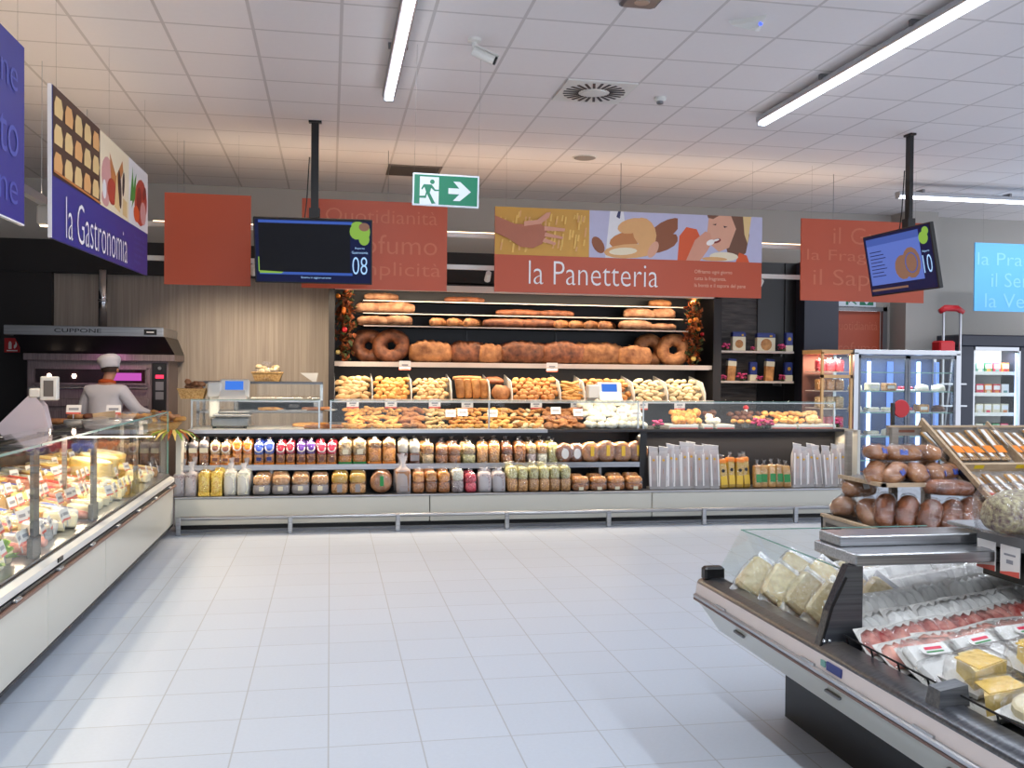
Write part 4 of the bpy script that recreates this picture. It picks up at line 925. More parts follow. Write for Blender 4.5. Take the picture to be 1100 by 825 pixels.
spread(626, 692, 9, 5, 'pj', [loaf_b('meringue', .11, .10, .085, mering, 13, 3, 1, .8, .12, 9, 8), loaf_b('meringue', .1, .09, .09, mering, 14, 3, 1, .8, .14, 9, 8)], 'white meringue heaped behind the glass guard', 'meringue', H=.07)
inst('bbr', loaf_b('flat_bread', .42, .12, .05, crustM, 31, 4, .7, .4, .03), (at(348, 455, 10.35).x, 10.36, 1.0), (0, 0, .05), 'flat orange brown bread lying left of the heaped biscuits', 'bread')
for i, (px, py, y) in enumerate([(484, 444, 10.4), (497, 443, 10.42), (529, 444, 10.4), (597, 441, 10.45), (621, 443, 10.4), (683, 444, 10.32), (668, 443, 10.42)]):
    p = at(px, py, y)
    inst('card', lambda: mb(tagW).box(-.055, .055, -.002, .002, -.04, .04).mat(tagG).box(-.04, .04, -.003, -.002, -.01, .01).build('price_card'), p, (-.25, 0, random.uniform(-.2, .2)), 'small white price card standing among the loose biscuits, '+nth(i), 'price card', 'price cards in the open display')
def tray_row(px0, px1, n, fn, key, lab, cat, hs=1):
    x0, x1 = at(px0, 455, 10.4).x, at(px1, 455, 10.4).x
    spread(px0, px1, n, 3, key, fn, lab, cat, y0=10.38, z0=1.045, H=.05)
for i, (a, b_) in enumerate([(720, 752), (757, 768), (771, 791), (830, 858), (860, 900)]):
    x0, x1 = at(a, 460, 10.26).x, at(b_, 460, 10.26).x
    r = empty('pastry_tray', ((x0+x1)/2, 10.3, .995)); tag(r, 'white pastry tray in the glass case, '+nth(i), 'tray', 'pastry trays'); w_ = (x1-x0)/2
    mb(whiteM).box(-w_, w_, 0, .32, 0, .045, ch=.006).build('tray', r)
    mb(tagR).box(-w_+.01, w_-.01, -.002, 0, .0, .012).build('red_edge', r)
tray_row(722, 752, 5, [B('bun', .1, .09, .09, pastry, 15)], 'ta', 'round orange bun heaped left in the glass pastry case', 'bun')
tray_row(757, 772, 3, [B('pastry', .08, .08, .07, mering, 16), B('pastry', .08, .08, .07, chocoM, 17)], 'tb', 'white or dark pastry second from left in the glass case', 'pastry')
tray_row(784, 828, 6, [B('pastry', .09, .08, .06, pastry, 18), B('pastry', .08, .08, .06, chocoM, 19)], 'tc', 'mixed filled pastry at the middle of the glass case', 'pastry')
tray_row(830, 864, 5, [B('pastry', .09, .08, .06, rollY, 20), B('pastry', .1, .08, .06, pastry, 21)], 'td', 'golden pastry right of the middle flowers in the glass case', 'pastry')
tray_row(865, 880, 3, [B('pastry', .09, .08, .06, rollP, 22)], 'te', 'pale pastry at the right end of the glass case', 'pastry')
r = empty('glass_jar', (at(803, 450, 10.45).x, 10.5, .995)); tag(r, 'small bottle with a red cap in the glass pastry case', 'bottle')
mb(colorM['white']).lathe([(.04, 0), (.045, .02), (.04, .15), (.02, .19), (.018, .22)], 14).build('bottle', r, True); mb(redM).lathe([(.03, .215), (.035, .235), (.015, .26)], 12).build('cap', r, True)
# ------------------------------------------------------------------ scales
def scale_unit(loc, rz, label, s_=1):
    r = empty('weighing_scale', loc, (0, 0, rz)); r.scale = (s_,)*3; tag(r, label, 'weighing scale', 'weighing scales')
    mb(greyM).box(-.19, .19, -.14, .16, .02, .11, ch=.012).build('base', r)
    for x in (-.16, .15): mb(blackM).lathe([(.018, 0), (.018, .022)], 8, T((x, -.1, 0))).build('foot', r)
    mb(steelM).box(-.17, .21, -.16, .14, .13, .148, ch=.006).tube([(-.12, -.14, .17), (.19, -.14, .17)], .012, 8).build('weighing_plate', r)
    mb(whiteM).box(-.23, -.13, .02, .1, .1, .42, ch=.014).build('column', r)
    mb(whiteM).box(-.24, -.1, -.04, .1, .32, .48, ch=.012).build('printer', r)
    M = T((.02, .04, .36)) @ RX(-.25)
    k = mb(whiteM).box(-.14, .16, -.04, .06, -.05, .15, M, ch=.012).build('display_housing', r)
    mb(emit('scale_blue', (70, 130, 235), .9)).box(-.085, .10, -.043, -.04, .03, .125, M).build('display', k)
    mb(whiteM).rings([[(-.12, -.12, .3), (.16, -.12, .3), (.16, .1, .3), (-.12, .1, .3)], [(-.1, -.02, .4), (.14, -.02, .4), (.14, .1, .4), (-.1, .1, .4)]]).build('keyboard', r)
    return r
scale_unit((-1.02, 10.5, 1.0), 0, 'white weighing scale with blue display on the left white worktop')
scale_unit((at(655, 440, 10.75).x, 10.85, .995), 0, 'white weighing scale with blue display behind the meringues')

# appliances and shelf on the left back table
r = empty('back_table', (-.7, 11.2, 0)); tag(r, 'steel display table with glass top shelf behind the left scale', 'display table')
x0, x1 = -.75, .62
mb(steelM).box(x0, x1, -.1, .45, .93, .96).build('table_top', r)
for x in (x0, x1-.03):
    for y in (-.1, .42): mb(steelM).box(x, x+.03, y, y+.03, 0, 1.45).build('leg', r)
mb(steelM).box(x0, x1, -.1, .45, 1.13, 1.15).mat(greyM).box(x0+.4, x1, -.12, -.1, 1.13, 1.27, ch=.004).build('middle_shelf', r)
mb(steelD).box(x0, x1, -.1, .45, 1.455, 1.48).mat(greyM).box(x0+.45, x1-.1, -.12, -.06, 1.17, 1.25).build('top_shelf', r)
mb(glassM).box(x0, x1, -.11, -.105, 1.28, 1.46).build('glass_front', r)
mb(blackM).box(.25, .36, -.13, -.122, 1.19, 1.23).build('control_display', r)
for i, (x, m, w_, y, z) in enumerate(((-.95, pastry, .3, 11.15, 1.16), (-.45, crustM, .34, 11.15, 1.16), (-.5, pastry, .4, 10.75, 1.0))):
    inst('slice%d' % i, loaf_b('pizza_slab', w_, .2, .05, m, 50+i, 3, .6, .3, .05), (x+.3, y, z), (0, 0, .1), ('orange pizza slab on the left of the back table', 'brown focaccia slab on the right of the back table', 'pizza slab lying right of the left scale')[i], 'pizza')
for i in range(3):
    inst('plate', lambda: mb(whiteM).lathe([(.04, 0), (.07, .006), (.1, .018), (.095, .02), (.05, .01), (.001, .01)], 18).build('white_plate', None, True), (-.55+.27*i, 11.15, 1.291-.14), (0, 0, 0), ('left', 'middle', 'right')[i]+' white plate on the middle shelf of the back table', 'plate', 'plates on the back table')
inst('dome', lambda: mb(steelM).box(-.2, .2, -.12, .12, 0, .03, ch=.008).box(-.16, .16, -.1, .1, .03, .045, ch=.006).build('steel_tray'), (.15, 10.75, 1.0), (0, 0, 0), 'steel serving tray on the white worktop right of the scale', 'tray')
def basket(name, w_, d, h):
    r = empty(name)
    mb(wicker).rings([[(-w_*.4, -d*.4, 0), (w_*.4, -d*.4, 0), (w_*.4, d*.4, 0), (-w_*.4, d*.4, 0)], [(-w_/2, -d/2, h), (w_/2, -d/2, h), (w_/2, d/2, h), (-w_/2, d/2, h)]], None, True, False).build('basket', r)
    mb(wicker).tube([(-w_/2, -d/2, h), (w_/2, -d/2, h), (w_/2, d/2, h), (-w_/2, d/2, h), (-w_/2, -d/2, h)], .008, 6).build('rim', r)
    return r
def onionbag(r, n, w_, h, m, seed):
    rg = random.Random(seed); q = mb(m)
    for i in range(n): q.blob(.09, .07, .06, 1, 8, 6, .08, i, T((rg.uniform(-w_, w_)*.38, rg.uniform(-.06, .06), h+rg.uniform(0, .09))) @ RZ(rg.uniform(0, 3)))
    return q.build('wrapped_rolls', r, True)
r = basket('bread_basket', .28, .22, .1); r.location = (at(210, 425, 10.8).x, 10.6, 1.303); tag(r, 'wicker basket of wrapped brown rolls left of the scale', 'basket'); onionbag(r, 14, .26, .07, crustF, 3)
r = basket('bread_basket', .34, .24, .10); r.location = (at(287, 408, 11.3).x, 11.38, 1.482); tag(r, 'pale basket with wrapped goods on the back table top', 'basket'); onionbag(r, 10, .3, .06, rollW, 4)
film_box(mb(filmM), .3, .2, .16, .06, 2).build('wrapper', r, True)
r = empty('paper_cone', (at(334, 408, 11.3).x, 11.3, 1.482)); tag(r, 'white cone of wrapping paper at the right of the back table top', 'wrapping paper')
mb(whiteM).rings([[(-.12, -.04, .1), (.08, -.04, .1), (.08, .04, .1), (-.12, .04, .1)], [(.02, -.02, -.0), (.06, -.02, 0), (.06, .02, 0), (.02, .02, 0)]][::-1]).build('sheet', r)

# corner decoration
r = empty('corner_basket', (-1.68, 10.15, .985)); tag(r, 'basket of golden pastries at the corner between the two counters', 'basket')
mb(wicker).lathe([(.14, 0), (.2, .07), (.22, .09)], 18, None, True).build('basket', r)
for i in range(16):
    a = i*2.4; d = .05+.012*i
    inst('cpas%d' % (i % 3), loaf_b('pastry', .13, .08, .06, (pastry, rollY, crustF)[i % 3], i, 3, 1, .6, .1, 8, 7), (-1.68+d*cos(a), 10.15+d*sin(a)*.8, 1.06+.10*(1-d/.25)+.01*(i % 2)), (random.uniform(-.4, .4), random.uniform(-.3, .3), a), 'golden pastry piled in the basket at the counter corner', 'pastry', 'pastries in the corner basket')
r = empty('leaf_garland', (-1.52, 9.96, 1.0)); tag(r, 'spray of long yellow and green leaves hanging at the counter corner', 'garland')
for i in range(12):
    a = -2.9+i*.26; m = (cheeseY, leafG, leafR)[i % 3]
    mb(m).rings([[(0, -.004, 0), (0, .004, 0), (0, 0, .004)], [(.09, -.022, .03), (.09, .022, .03), (.09, 0, .04)], [(.19, -.016, -.0), (.19, .016, -.0), (.19, 0, .008)], [(.26, -.002, -.06), (.26, .002, -.06), (.26, 0, -.058)]], T((0, 0, -.02)) @ RZ(a)).build('long_leaf', r)
mb(woodN).ball((0, .03, -.02), .03, 8, 6).build('knot', r)

# ------------------------------------------------------------------ oven
oy = 11.95
r = empty('deck_oven', (-2.66, oy, 0)); tag(r, 'wide steel deck oven with dark hood behind the baker', 'oven')
w_ = .78
mb(ovenM).box(-w_, w_, 0, .72, .05, 1.73, ch=.01).build('oven_body', r)
mb(steelM).box(-.93, .62+.15, -.32, .72, 1.98, 2.09, ch=.006).build('hood', r)
text('CUPPONE', .045, blackM, r, (-.40, -.322, 2.015), .5, name='hood_lettering', off=.004)
mb(blackM).box(.56, .70, -.325, -.32, 2.0, 2.065).mat(whiteP).box(.59, .67, -.327, -.325, 2.025, 2.038).build('hood_plate', r)
mb(blackM).rings([[(-.80, -.06, 1.78), (.86, -.06, 1.78), (.86, .7, 1.78), (-.80, .7, 1.78)], [(-.84, -.28, 1.98), (.78, -.28, 1.98), (.78, .7, 1.98), (-.84, .7, 1.98)]]).build('hood_visor', r)
mb(ovenM).box(-.80, .86, -.07, .7, 1.70, 1.78, ch=.006).build('lower_band', r)
mb(solid('oven_window', (40, 22, 28), .1, 0, .8)).box(-.68, .52, -.02, .02, 1.44, 1.60).build('oven_window', r)
mb(ovenM).box(-.72, .56, -.03, 0, 1.60, 1.62).box(-.72, .56, -.03, 0, 1.42, 1.44).box(-.74, -.70, -.03, 0, 1.4, 1.62).box(.54, .58, -.03, 0, 1.4, 1.62).build('window_frame', r)
mb(chrome).tube([(-.74, -.07, 1.38), (.56, -.07, 1.38)], .016, 8).build('handle', r)
for x in (-.53, -.26):
    mb(emit('oven_lamp', (255, 226, 200), 14) if 'oven_lamp' not in MATS else MATS['oven_lamp']).ball((x, -.03, 1.52), .024, 10, 7, (1, .5, 1.2)).build('lamp', r, True)
glw = emit('oven_glow', (205, 90, 190), .9)
mb(glw).box(.10, .48, -.024, -.021, 1.47, 1.56).build('glowing_chamber', r)
mb(ovenM).box(-.72, .56, -.03, 0, .9, 1.12).box(-.72, .56, -.03, 0, 1.16, 1.26, ch=.01).build('lower_door', r)
k = mb(blackM).box(.60, .76, -.03, 0, 1.02, 1.68, ch=.006).build('control_panel', r)
rl = emit('red_display', (255, 50, 80), 2.2)
mb(rl).box(.64, .73, -.034, -.03, 1.50, 1.54).box(.64, .73, -.034, -.03, 1.08, 1.11).mat(greyM).box(.64, .73, -.034, -.03, 1.36, 1.46).box(.64, .73, -.034, -.03, 1.25, 1.34).lathe([(.02, 0), (.02, .01)], 12, T((.685, -.03, 1.62)) @ RX(pi/2)).build('controls', k)
mb(chrome).tube([(.0, .2, 2.09), (.0, .2, 2.78)], .05, 16).tube([(.0, .2, 2.4), (.0, .2, 2.43)], .055, 16).build('flue_pipe', r, True)
for x in (-.7, .7):
    mb(blackM).box(x-.04, x+.04, .05, .13, 0, .05).build('foot', r)
li = spot('oven_lamp_light', (.2, -.3, 1.9), (.1, -.2, 1.0), 6, (1, .35, .8), 2.6, r)
r = empty('fire_sign', (at(13, 370, 12.0).x, 12.3, 1.79)); r.location.x = at(13, 370, 12.3).x; tag(r, 'small red fire extinguisher sign at the far left', 'safety sign')
mb(redM).box(-.085, .085, 0, .01, 0, .17).build('plate', r)
flat(r, 'pictogram', [(whiteP, [(-.04, .04), (-.005, .04), (-.005, .11), (-.015, .13), (-.03, .13), (-.04, .11)]), (whiteP, [(.02, .05), (.03, .045), (.05, .07), (.055, .1), (.04, .135), (.035, .1), (.02, .08)]), (whiteP, [(-.06, .015), (.06, .015), (.06, .028), (-.06, .028)])], y=-.001)
mb(greyM).box(-.02, .02, .01, .6, .06, .1).build('bracket', r)
r = empty('prep_table', (-2.75, 10.75, 0)); tag(r, 'low grey worktable with loaves in front of the oven', 'worktable')
r.location = (-2.85, 10.3, 0)
mb(steelD).box(-.55, .95, -.25, .3, 1.02, 1.05).mat(ovenM).box(-.5, .9, -.22, -.2, .3, 1.02).build('table_top', r)
for x in (-.5, .87):
    for y in (-.2, .24): mb(steelD).box(x, x+.04, y, y+.04, 0, 1.02).build('leg', r)
inst('oloaf', loaf_b('baguette', .5, .09, .07, crustM, 60, 5), (at(68, 441, 10.3).x, 10.3, 1.05), (0, 0, .1), 'brown baguette lying on the worktable before the oven', 'bread')
inst('oloaf', None, (at(50, 441, 10.3).x-.1, 10.4, 1.05), (0, 0, -.1), 'baguette lying behind the other on the worktable', 'bread')
# ------------------------------------------------------------------ baker
def baker(loc, rz):
    r = empty('person', loc, (0, 0, rz)); tag(r, 'person in white cap, white coat and orange neckerchief working at the oven', 'person')
    def skin(name, V, E, rad, mats, parent, sub=2):
        me = bpy.data.meshes.new(name); me.from_pydata(V, E, []); me.update()
        o = bpy.data.objects.new(name, me); COL.objects.link(o); o.parent = parent; me.materials.append(mats)
        sk = o.modifiers.new('skin', 'SKIN'); sk.use_smooth_shade = True
        lay = me.skin_vertices[0] if len(me.skin_vertices) else None
        for i, rr in enumerate(rad):
            me.skin_vertices[0].data[i].radius = rr if isinstance(rr, tuple) else (rr, rr)
            me.skin_vertices[0].data[i].use_root = (i == 0)
        ss = o.modifiers.new('sub', 'SUBSURF'); ss.levels = sub; ss.render_levels = sub
        return o
    # faces +y (towards the oven); x to its right
    J = dict(pel=(0, 0, .95), sp=(0, .01, 1.12), ch=(0, .04, 1.32), up_=(0, .05, 1.44), nk=(0, .07, 1.53), hd=(.01, .10, 1.60), hc=(.015, .115, 1.67), ht=(.015, .11, 1.715),
             lh=(-.09, 0, .92), lk=(-.11, .03, .5), la=(-.11, -.01, .09), lt=(-.12, .14, .035), rh=(.09, 0, .92), rk=(.11, .03, .5), ra=(.11, -.01, .09), rt=(.12, .14, .035),
             ls=(-.18, .04, 1.42), le=(-.29, .06, 1.16), lw=(-.22, .30, 1.10), rs=(.18, .04, 1.42), re=(.30, .14, 1.20), rw=(.40, .34, 1.13))
    names = list(J); ix = {n: i for i, n in enumerate(names)}
    V = [J[n] for n in names]
    rad = dict(pel=(.15, .11), sp=(.14, .10), ch=(.155, .11), up_=(.12, .085), nk=.052, hd=(.062, .07), hc=(.072, .085), ht=(.055, .065), lh=.085, lk=.055, la=.04, lt=.035, rh=.085, rk=.055, ra=.04, rt=.035, ls=.055, le=.042, lw=.027, rs=.055, re=.042, rw=.027)
    Rd = [rad[n] for n in names]
    E = [(ix[a], ix[b_]) for a, b_ in (('pel', 'sp'), ('sp', 'ch'), ('ch', 'up_'), ('up_', 'nk'), ('nk', 'hd'), ('hd', 'hc'), ('hc', 'ht'), ('pel', 'lh'), ('lh', 'lk'), ('lk', 'la'), ('la', 'lt'), ('pel', 'rh'), ('rh', 'rk'), ('rk', 'ra'), ('ra', 'rt'), ('up_', 'ls'), ('ls', 'le'), ('le', 'lw'), ('up_', 'rs'), ('rs', 're'), ('re', 'rw'))]
    for s_, wn in ((-1, 'lw'), (1, 'rw')):
        wv = Vector(J[wn]); d = (wv - Vector(J['le' if s_ < 0 else 're'])).normalized(); sd = Vector((1, 0, 0))*s_
        sd = (sd - d*sd.dot(d)).normalized()
        V.append(tuple(wv+d*.06)); Rd.append((.036, .018)); pa = len(V)-1; E.append((ix[wn], pa))
        for k, (o_, L) in enumerate(((-.027, .070), (-.009, .080), (.009, .076), (.026, .060))):
            b0 = wv + d*.085 + sd*o_
            V.append(tuple(b0)); Rd.append(.010); E.append((pa, len(V)-1))
            V.append(tuple(b0+d*L*.5+Vector((0, 0, -.006)))); Rd.append(.009); E.append((len(V)-2, len(V)-1))
            V.append(tuple(b0+d*L*.9+Vector((0, 0, -.026)))); Rd.append(.008); E.append((len(V)-2, len(V)-1))
        V.append(tuple(wv+d*.05-sd*.045)); Rd.append(.011); E.append((pa, len(V)-1))
        V.append(tuple(wv+d*.085-sd*.055)); Rd.append(.009); E.append((len(V)-2, len(V)-1))
    skin('body', V, E, Rd, skinM, r)
    # coat
    N = ['sp', 'ch', 'up_', 'ls', 'le', 'lw', 'rs', 're', 'rw', 'pel']
    V = [J['pel'], (0, 0, .72), J['sp'], J['ch'], J['up_'], J['ls'], J['le'], tuple(Vector(J['le']).lerp(Vector(J['lw']), .85)), J['rs'], J['re'], tuple(Vector(J['re']).lerp(Vector(J['rw']), .85)), (0, .06, 1.475)]
    skin('white_coat', V, [(0, 1), (0, 2), (2, 3), (3, 4), (4, 5), (5, 6), (6, 7), (4, 8), (8, 9), (9, 10), (4, 11)], [(.19, .15), (.20, .16), (.185, .14), (.20, .145), (.16, .115), .082, .068, .052, .082, .068, .052, .08], clothW, r)
    mb(clothO).torus(.068, .024, 18, 8, T((0, .065, 1.515)) @ RX(-.2), 1.1, .1).build('neckerchief', r, True)
    c = mb(clothW).lathe([(.084, -.01), (.086, .03), (.094, .045), (.104, .075), (.098, .105), (.07, .13), (.03, .142), (.001, .144)], 22, T((.012, .10, 1.685)) @ RX(-.12) @ RY(-.22) @ Matrix.Diagonal((1.16, 1.26, 1.05, 1)))
    c.build('white_cap', r, True)
    mb(hairM).lathe([(.078, 0), (.086, .03), (.086, .06)], 20, T((.013, .095, 1.63)) @ Matrix.Diagonal((1, 1.1, 1, 1)), False).build('hair', r, True)
    mb(skinM).ball((.097, .1, 1.65), .02, 8, 6, (.5, .9, 1.3)).build('ear', r, True); mb(skinM).ball((-.073, .1, 1.65), .02, 8, 6, (.5, .9, 1.3)).build('ear', r, True)
    f = mb(skinM).ball((.014, .205, 1.645), .017, 8, 6, (.7, 1, 1.3)).build('nose', r, True)
    mb(solid('lips', (160, 84, 74), .5)).ball((.014, .192, 1.605), .02, 8, 5, (1.1, .4, .35)).build('mouth', r, True)
    for x in (-.018, .046): mb(whiteM).ball((x, .186, 1.668), .011, 8, 6, (1.2, .6, .8)).mat(blackM).ball((x, .192, 1.668), .005, 6, 5).build('eye', r, True)
    for s_ in (-1, 1):
        mb(trouM).tube([(.1*s_, 0, .93), (.11*s_, .03, .5), (.11*s_, -.005, .08)], [.105, .08, .072], 14).build('trouser_leg', r, True)
        mb(whiteM).blob(.28, .1, .1, 1, 10, 8, .02, 1, T((.115*s_, .05, 0)) @ RZ(pi/2)).build('shoe', r, True)
    return r
baker((at(112, 400, 10.95).x, 10.95, 0), -.28).scale = (1, 1, .965)

# ------------------------------------------------------------------ deli counter on the left
DX = -1.5
r = empty('deli_counter', (0, 0, 0)); tag(r, 'glass fronted deli counter running along the left side', 'deli counter')
y0, y1 = .6, 9.86
ys = [y0, 3.2, 5.6, 6.97, 9.86]
for i in range(4):
    mb(creamM).box(DX-.03, DX, ys[i]+.004, ys[i+1]-.004, .095, .455, ch=.005).build('front_panel', r)
mb(charM).box(DX-.16, DX-.14, y0, y1, 0, .10).box(DX-.16, DX+.001, y0, y1, .078, .095).build('kick_plinth', r)
mb(solid('brown_strip', (128, 98, 84), .4)).box(DX-.005, DX+.03, y0, y1, .462, .485, ch=.005).mat(blackM).box(DX-.01, DX+.015, y0, y1, .485, .505).build('bumper_strip', r)
for y in [1.2+.75*i for i in range(12)]: mb(alu).box(DX+.012, DX+.035, y, y+.09, .488, .503, ch=.004).build('bumper_clip', r)
mb(whiteM).rings([[(DX-.01, y, .505), (DX+.008, y, .512), (DX+.008, y, .548), (DX-.03, y, .566)] for y in (y0, y1)]).mat(blackM).box(DX-.045, DX-.03, y0, y1, .556, .572).build('white_rail', r)
mb(blackM).box(DX+.008, DX+.014, 5.75, 5.85, .525, .55).build('rail_plate', r)
mb(steelM).rings([[(DX-.04, y, .56), (DX-.04, y, .585), (DX-.14, y, .60), (DX-.16, y, .56)] for y in (y0, y1)]).build('front_sill', r)
mb(steelM).rings([[(DX-.14, y, .575), (DX-.16, y, .60), (DX-.95, y, .74), (DX-.95, y, .70)] for y in (y0, y1)]).build('display_deck', r)
mb(whiteM).box(DX-.98, DX-.95, y0, y1, .1, .98).mat(charM).box(DX-.96, DX-.94, y0, y1, .74, .98).build('rear_wall', r)
mb(steelM).box(DX-1.25, DX-.80, y0, 8.6, .98, 1.01).build('service_top', r)
mb(creamM).box(DX-.98, DX-.03, y1-.03, y1, .1, .56).build('end_panel', r)
gy = [y0, 3.3, 5.62, 6.95, 9.83]
for i in range(4):
    a, b_ = gy[i]+.01, gy[i+1]-.01
    mb(glassM).box(DX-.052, DX-.046, a, b_, .572, 1.19).build('front_glass', r)
    mb(glassM).box(DX-.46, DX-.046, a, b_, 1.19, 1.2).mat(edgeM).box(DX-.047, DX-.042, a, b_, 1.188, 1.202).build('top_glass', r)
mb(glassM).box(DX-.6, DX-.05, 9.83, 9.836, .6, 1.19).mat(edgeM).box(DX-.056, DX-.044, 9.825, 9.84, .59, 1.19).build('end_glass', r)
for y in (3.3, 5.62, 6.95, 8.4):
    mb(steelD).box(DX-.09, DX-.06, y-.09, y+.07, .565, .70, ch=.004).box(DX-.085, DX-.065, y-.05, y+.05, .7, 1.185).box(DX-.43, DX-.065, y-.02, y+.02, 1.165, 1.185).build('glass_post', r)
mb(blackM).box(DX-.45, DX-.40, y0, y1, 1.15, 1.17).build('lamp_cover', r)
area('case_lamp', (DX-.40, 5.2, 1.145), (0, R_(-8), 0), .03, 9.0, P_DELI*5, WARM, r)
for y in (2.2, 5.0, 7.6, 9.6): mb(steelM).box(DX-.44, DX-.41, y-.015, y+.015, .66, 1.15).build('lamp_post', r)
# contents of the deli counter
def wheel(R, h, m, m2):
    def f():
        r = empty('round_cheese'); mb(m).lathe([(R*.97, 0), (R, .01), (R, h-.01), (R*.96, h)], 22).build('rind', r, True)
        mb(m2).lathe([(R*.9, h-.002), (R*.88, h+.003), (.001, h+.003)], 22).build('cut_face', r); return r
    return f
def wedge(R, h, a, m, rind):
    def f():
        r = empty('cheese_wedge'); n = 6
        P = [(0, 0)]+[(R*cos(a*i/n-a/2), R*sin(a*i/n-a/2)) for i in range(n+1)]
        mb(m).prism(P, 'z', 0, h).build('cheese', r)
        arc = [(R*cos(a*i/n-a/2), R*sin(a*i/n-a/2)) for i in range(n+1)]
        P = arc+[(x*1.03, y*1.03) for x, y in arc[::-1]]
        mb(rind).prism(P, 'z', 0, h*1.01).build('rind', r)
        film_box(mb(filmM), R*1.0, R*.9, h*1.02, .005, 3, T((R*.5, 0, 0))).build('film', r, True)
        return r
    return f
def block(w_, d, h, m, lab, nm='wrapped_cheese', film=True):
    def f():
        r = empty(nm); mb(m).box(-w_/2, w_/2, -d/2, d/2, 0, h, ch=min(d, h)*.12).build('food', r)
        if film: film_box(mb(filmM), w_*1.06, d*1.06, h*1.04, .004, 5).build('film', r, True)
        if lab: mb(lab).box(-w_*.3, w_*.3, -d*.25, d*.25, h*1.045, h*1.05).build('label', r)
        return r
    return f
def salami(L, m): return lambda: mb(m).blob(L, .08, .08, 1, 12, 10, .03, 4, None, 0, True, .35).build('salami', None, True)
def tubd(m):
    def f():
        r = empty('deli_tub'); mb(whiteM).rings([[(-.09, -.06, 0), (.09, -.06, 0), (.09, .06, 0), (-.09, .06, 0)], [(-.1, -.07, .05), (.1, -.07, .05), (.1, .07, .05), (-.1, .07, .05)]]).build('tub', r)
        q = mb(m); rg = random.Random(2)
        for i in range(9): q.blob(.07, .05, .035, 1, 7, 6, .15, i, T((rg.uniform(-.06, .06), rg.uniform(-.04, .04), .045)) @ RZ(rg.uniform(0, 3)))
        q.build('salad', r, True); return r
    return f
def bottle_():
    r = empty('sauce_jar'); mb(colorM['gold']).lathe([(.03, 0), (.035, .01), (.035, .08), (.025, .1)], 12).build('jar', r, True)
    mb(whiteM).lathe([(.028, .1), (.028, .12)], 12).build('lid', r); return r
def card():
    r = empty('price_card'); M = RZ(pi/2) @ RX(-.3)
    mb(tagW).box(-.045, .045, -.0015, .0015, 0, .06, M).mat(tagR).box(-.045, .045, -.0025, -.0015, 0, .01, M).build('card', r)
    mb(tagG).box(-.03, .03, -.003, -.0015, .025, .04, M).build('print', r)
    mb(alu).tube([(0, 0, 0), (.005, 0, -.03)], .003, 5).build('stem', r); return r
def deck(x): return .60 + (DX-.16-x)/.79*.14
kinds = [('dk_wedge', wedge(.2, .1, .7, cheeseY, rindM), 'yellow cheese wedge', 'cheese'), ('dk_block', block(.2, .13, .09, cheeseC, colorM['white']), 'pale wrapped cheese block', 'cheese'), ('dk_wheel', wheel(.13, .09, rindM, cheeseY), 'round cheese wheel', 'cheese'), ('dk_aged', wedge(.22, .14, .6, cheeseD, rindM), 'aged tan cheese wedge', 'cheese'), ('dk_blockp', block(.19, .12, .08, cheeseD, colorM['pink']), 'wrapped cheese with pink label', 'cheese'), ('dk_blockb', block(.2, .12, .07, cheeseC, colorM['blue']), 'wrapped cheese with blue label', 'cheese'), ('dk_small', wheel(.09, .06, cheeseC, cheeseC), 'small white round cheese', 'cheese'), ('dk_ham', block(.22, .13, .09, hamM, colorM['red'], 'wrapped_ham'), 'wrapped ham with red label', 'ham'), ('dk_sal', salami(.26, meatM), 'dark red salami', 'salami'), ('dk_wh', block(.17, .11, .1, colorM['white'], colorM['navy']), 'white wrapped cheese pack', 'cheese')]
rowsx = [-1.70, -1.87, -2.04, -2.21, -2.36]
zone = [(3.6, 5.2, 'near end'), (5.2, 6.0, 'before the first post'), (6.0, 6.95, 'between the posts'), (6.95, 7.9, 'past the second post'), (7.9, 8.8, 'near the far end'), (8.8, 9.8, 'far end')]
rname = ['front row', 'second row', 'third row', 'fourth row', 'back row']
cnt = {}
for ri, x in enumerate(rowsx):
    y = 3.7 + .09*(ri % 2)
    while y < 9.7:
        far = y > 8.3
        if ri == 0: c = random.choice([9, 5, 6, 8, 1] if y < 7 else [6, 2, 1])
        elif far: c = random.choice([0, 2, 0, 3, 1])
        else: c = random.choice([0, 1, 2, 3, 4, 5, 6, 7, 1, 4])
        key, fn, lab, cat = kinds[c]
        zn = next((z_[2] for z_ in zone if z_[0] <= y < z_[1]), zone[-1][2])
        base = '%s in the deli %s, %s' % (lab, rname[ri], zn); cnt[base] = cnt.get(base, 0)+1
        if cnt[base] > 1: base = '%s, %s one' % (base, ORD[cnt[base]-1])
        if not (ri == 0 and y < 4.95):
            rot = random.uniform(-.5, .5) + (pi if 'wedge' in lab else 0)
            inst(key, fn, (x+random.uniform(-.015, .015), y, deck(x)+.005+(.03 if ri > 2 else 0)), (0, .17, rot), base, cat, 'goods in the deli counter', random.uniform(.78, 1.0))
            if random.random() < .62:
                base = 'white price card in the deli %s, %s' % (rname[ri], zn); cnt[base] = cnt.get(base, 0)+1
                if cnt[base] > 1: base += ', %s of them' % ORD[cnt[base]-1]
                inst('dcard', card, (x+.11, y+random.uniform(-.05, .05), deck(x+.11)+.09), (0, 0, random.uniform(-.2, .2)), base, 'price card', 'price cards in the deli counter', 1.25)
        y += (.175 if ri else .165)*random.uniform(.92, 1.08)
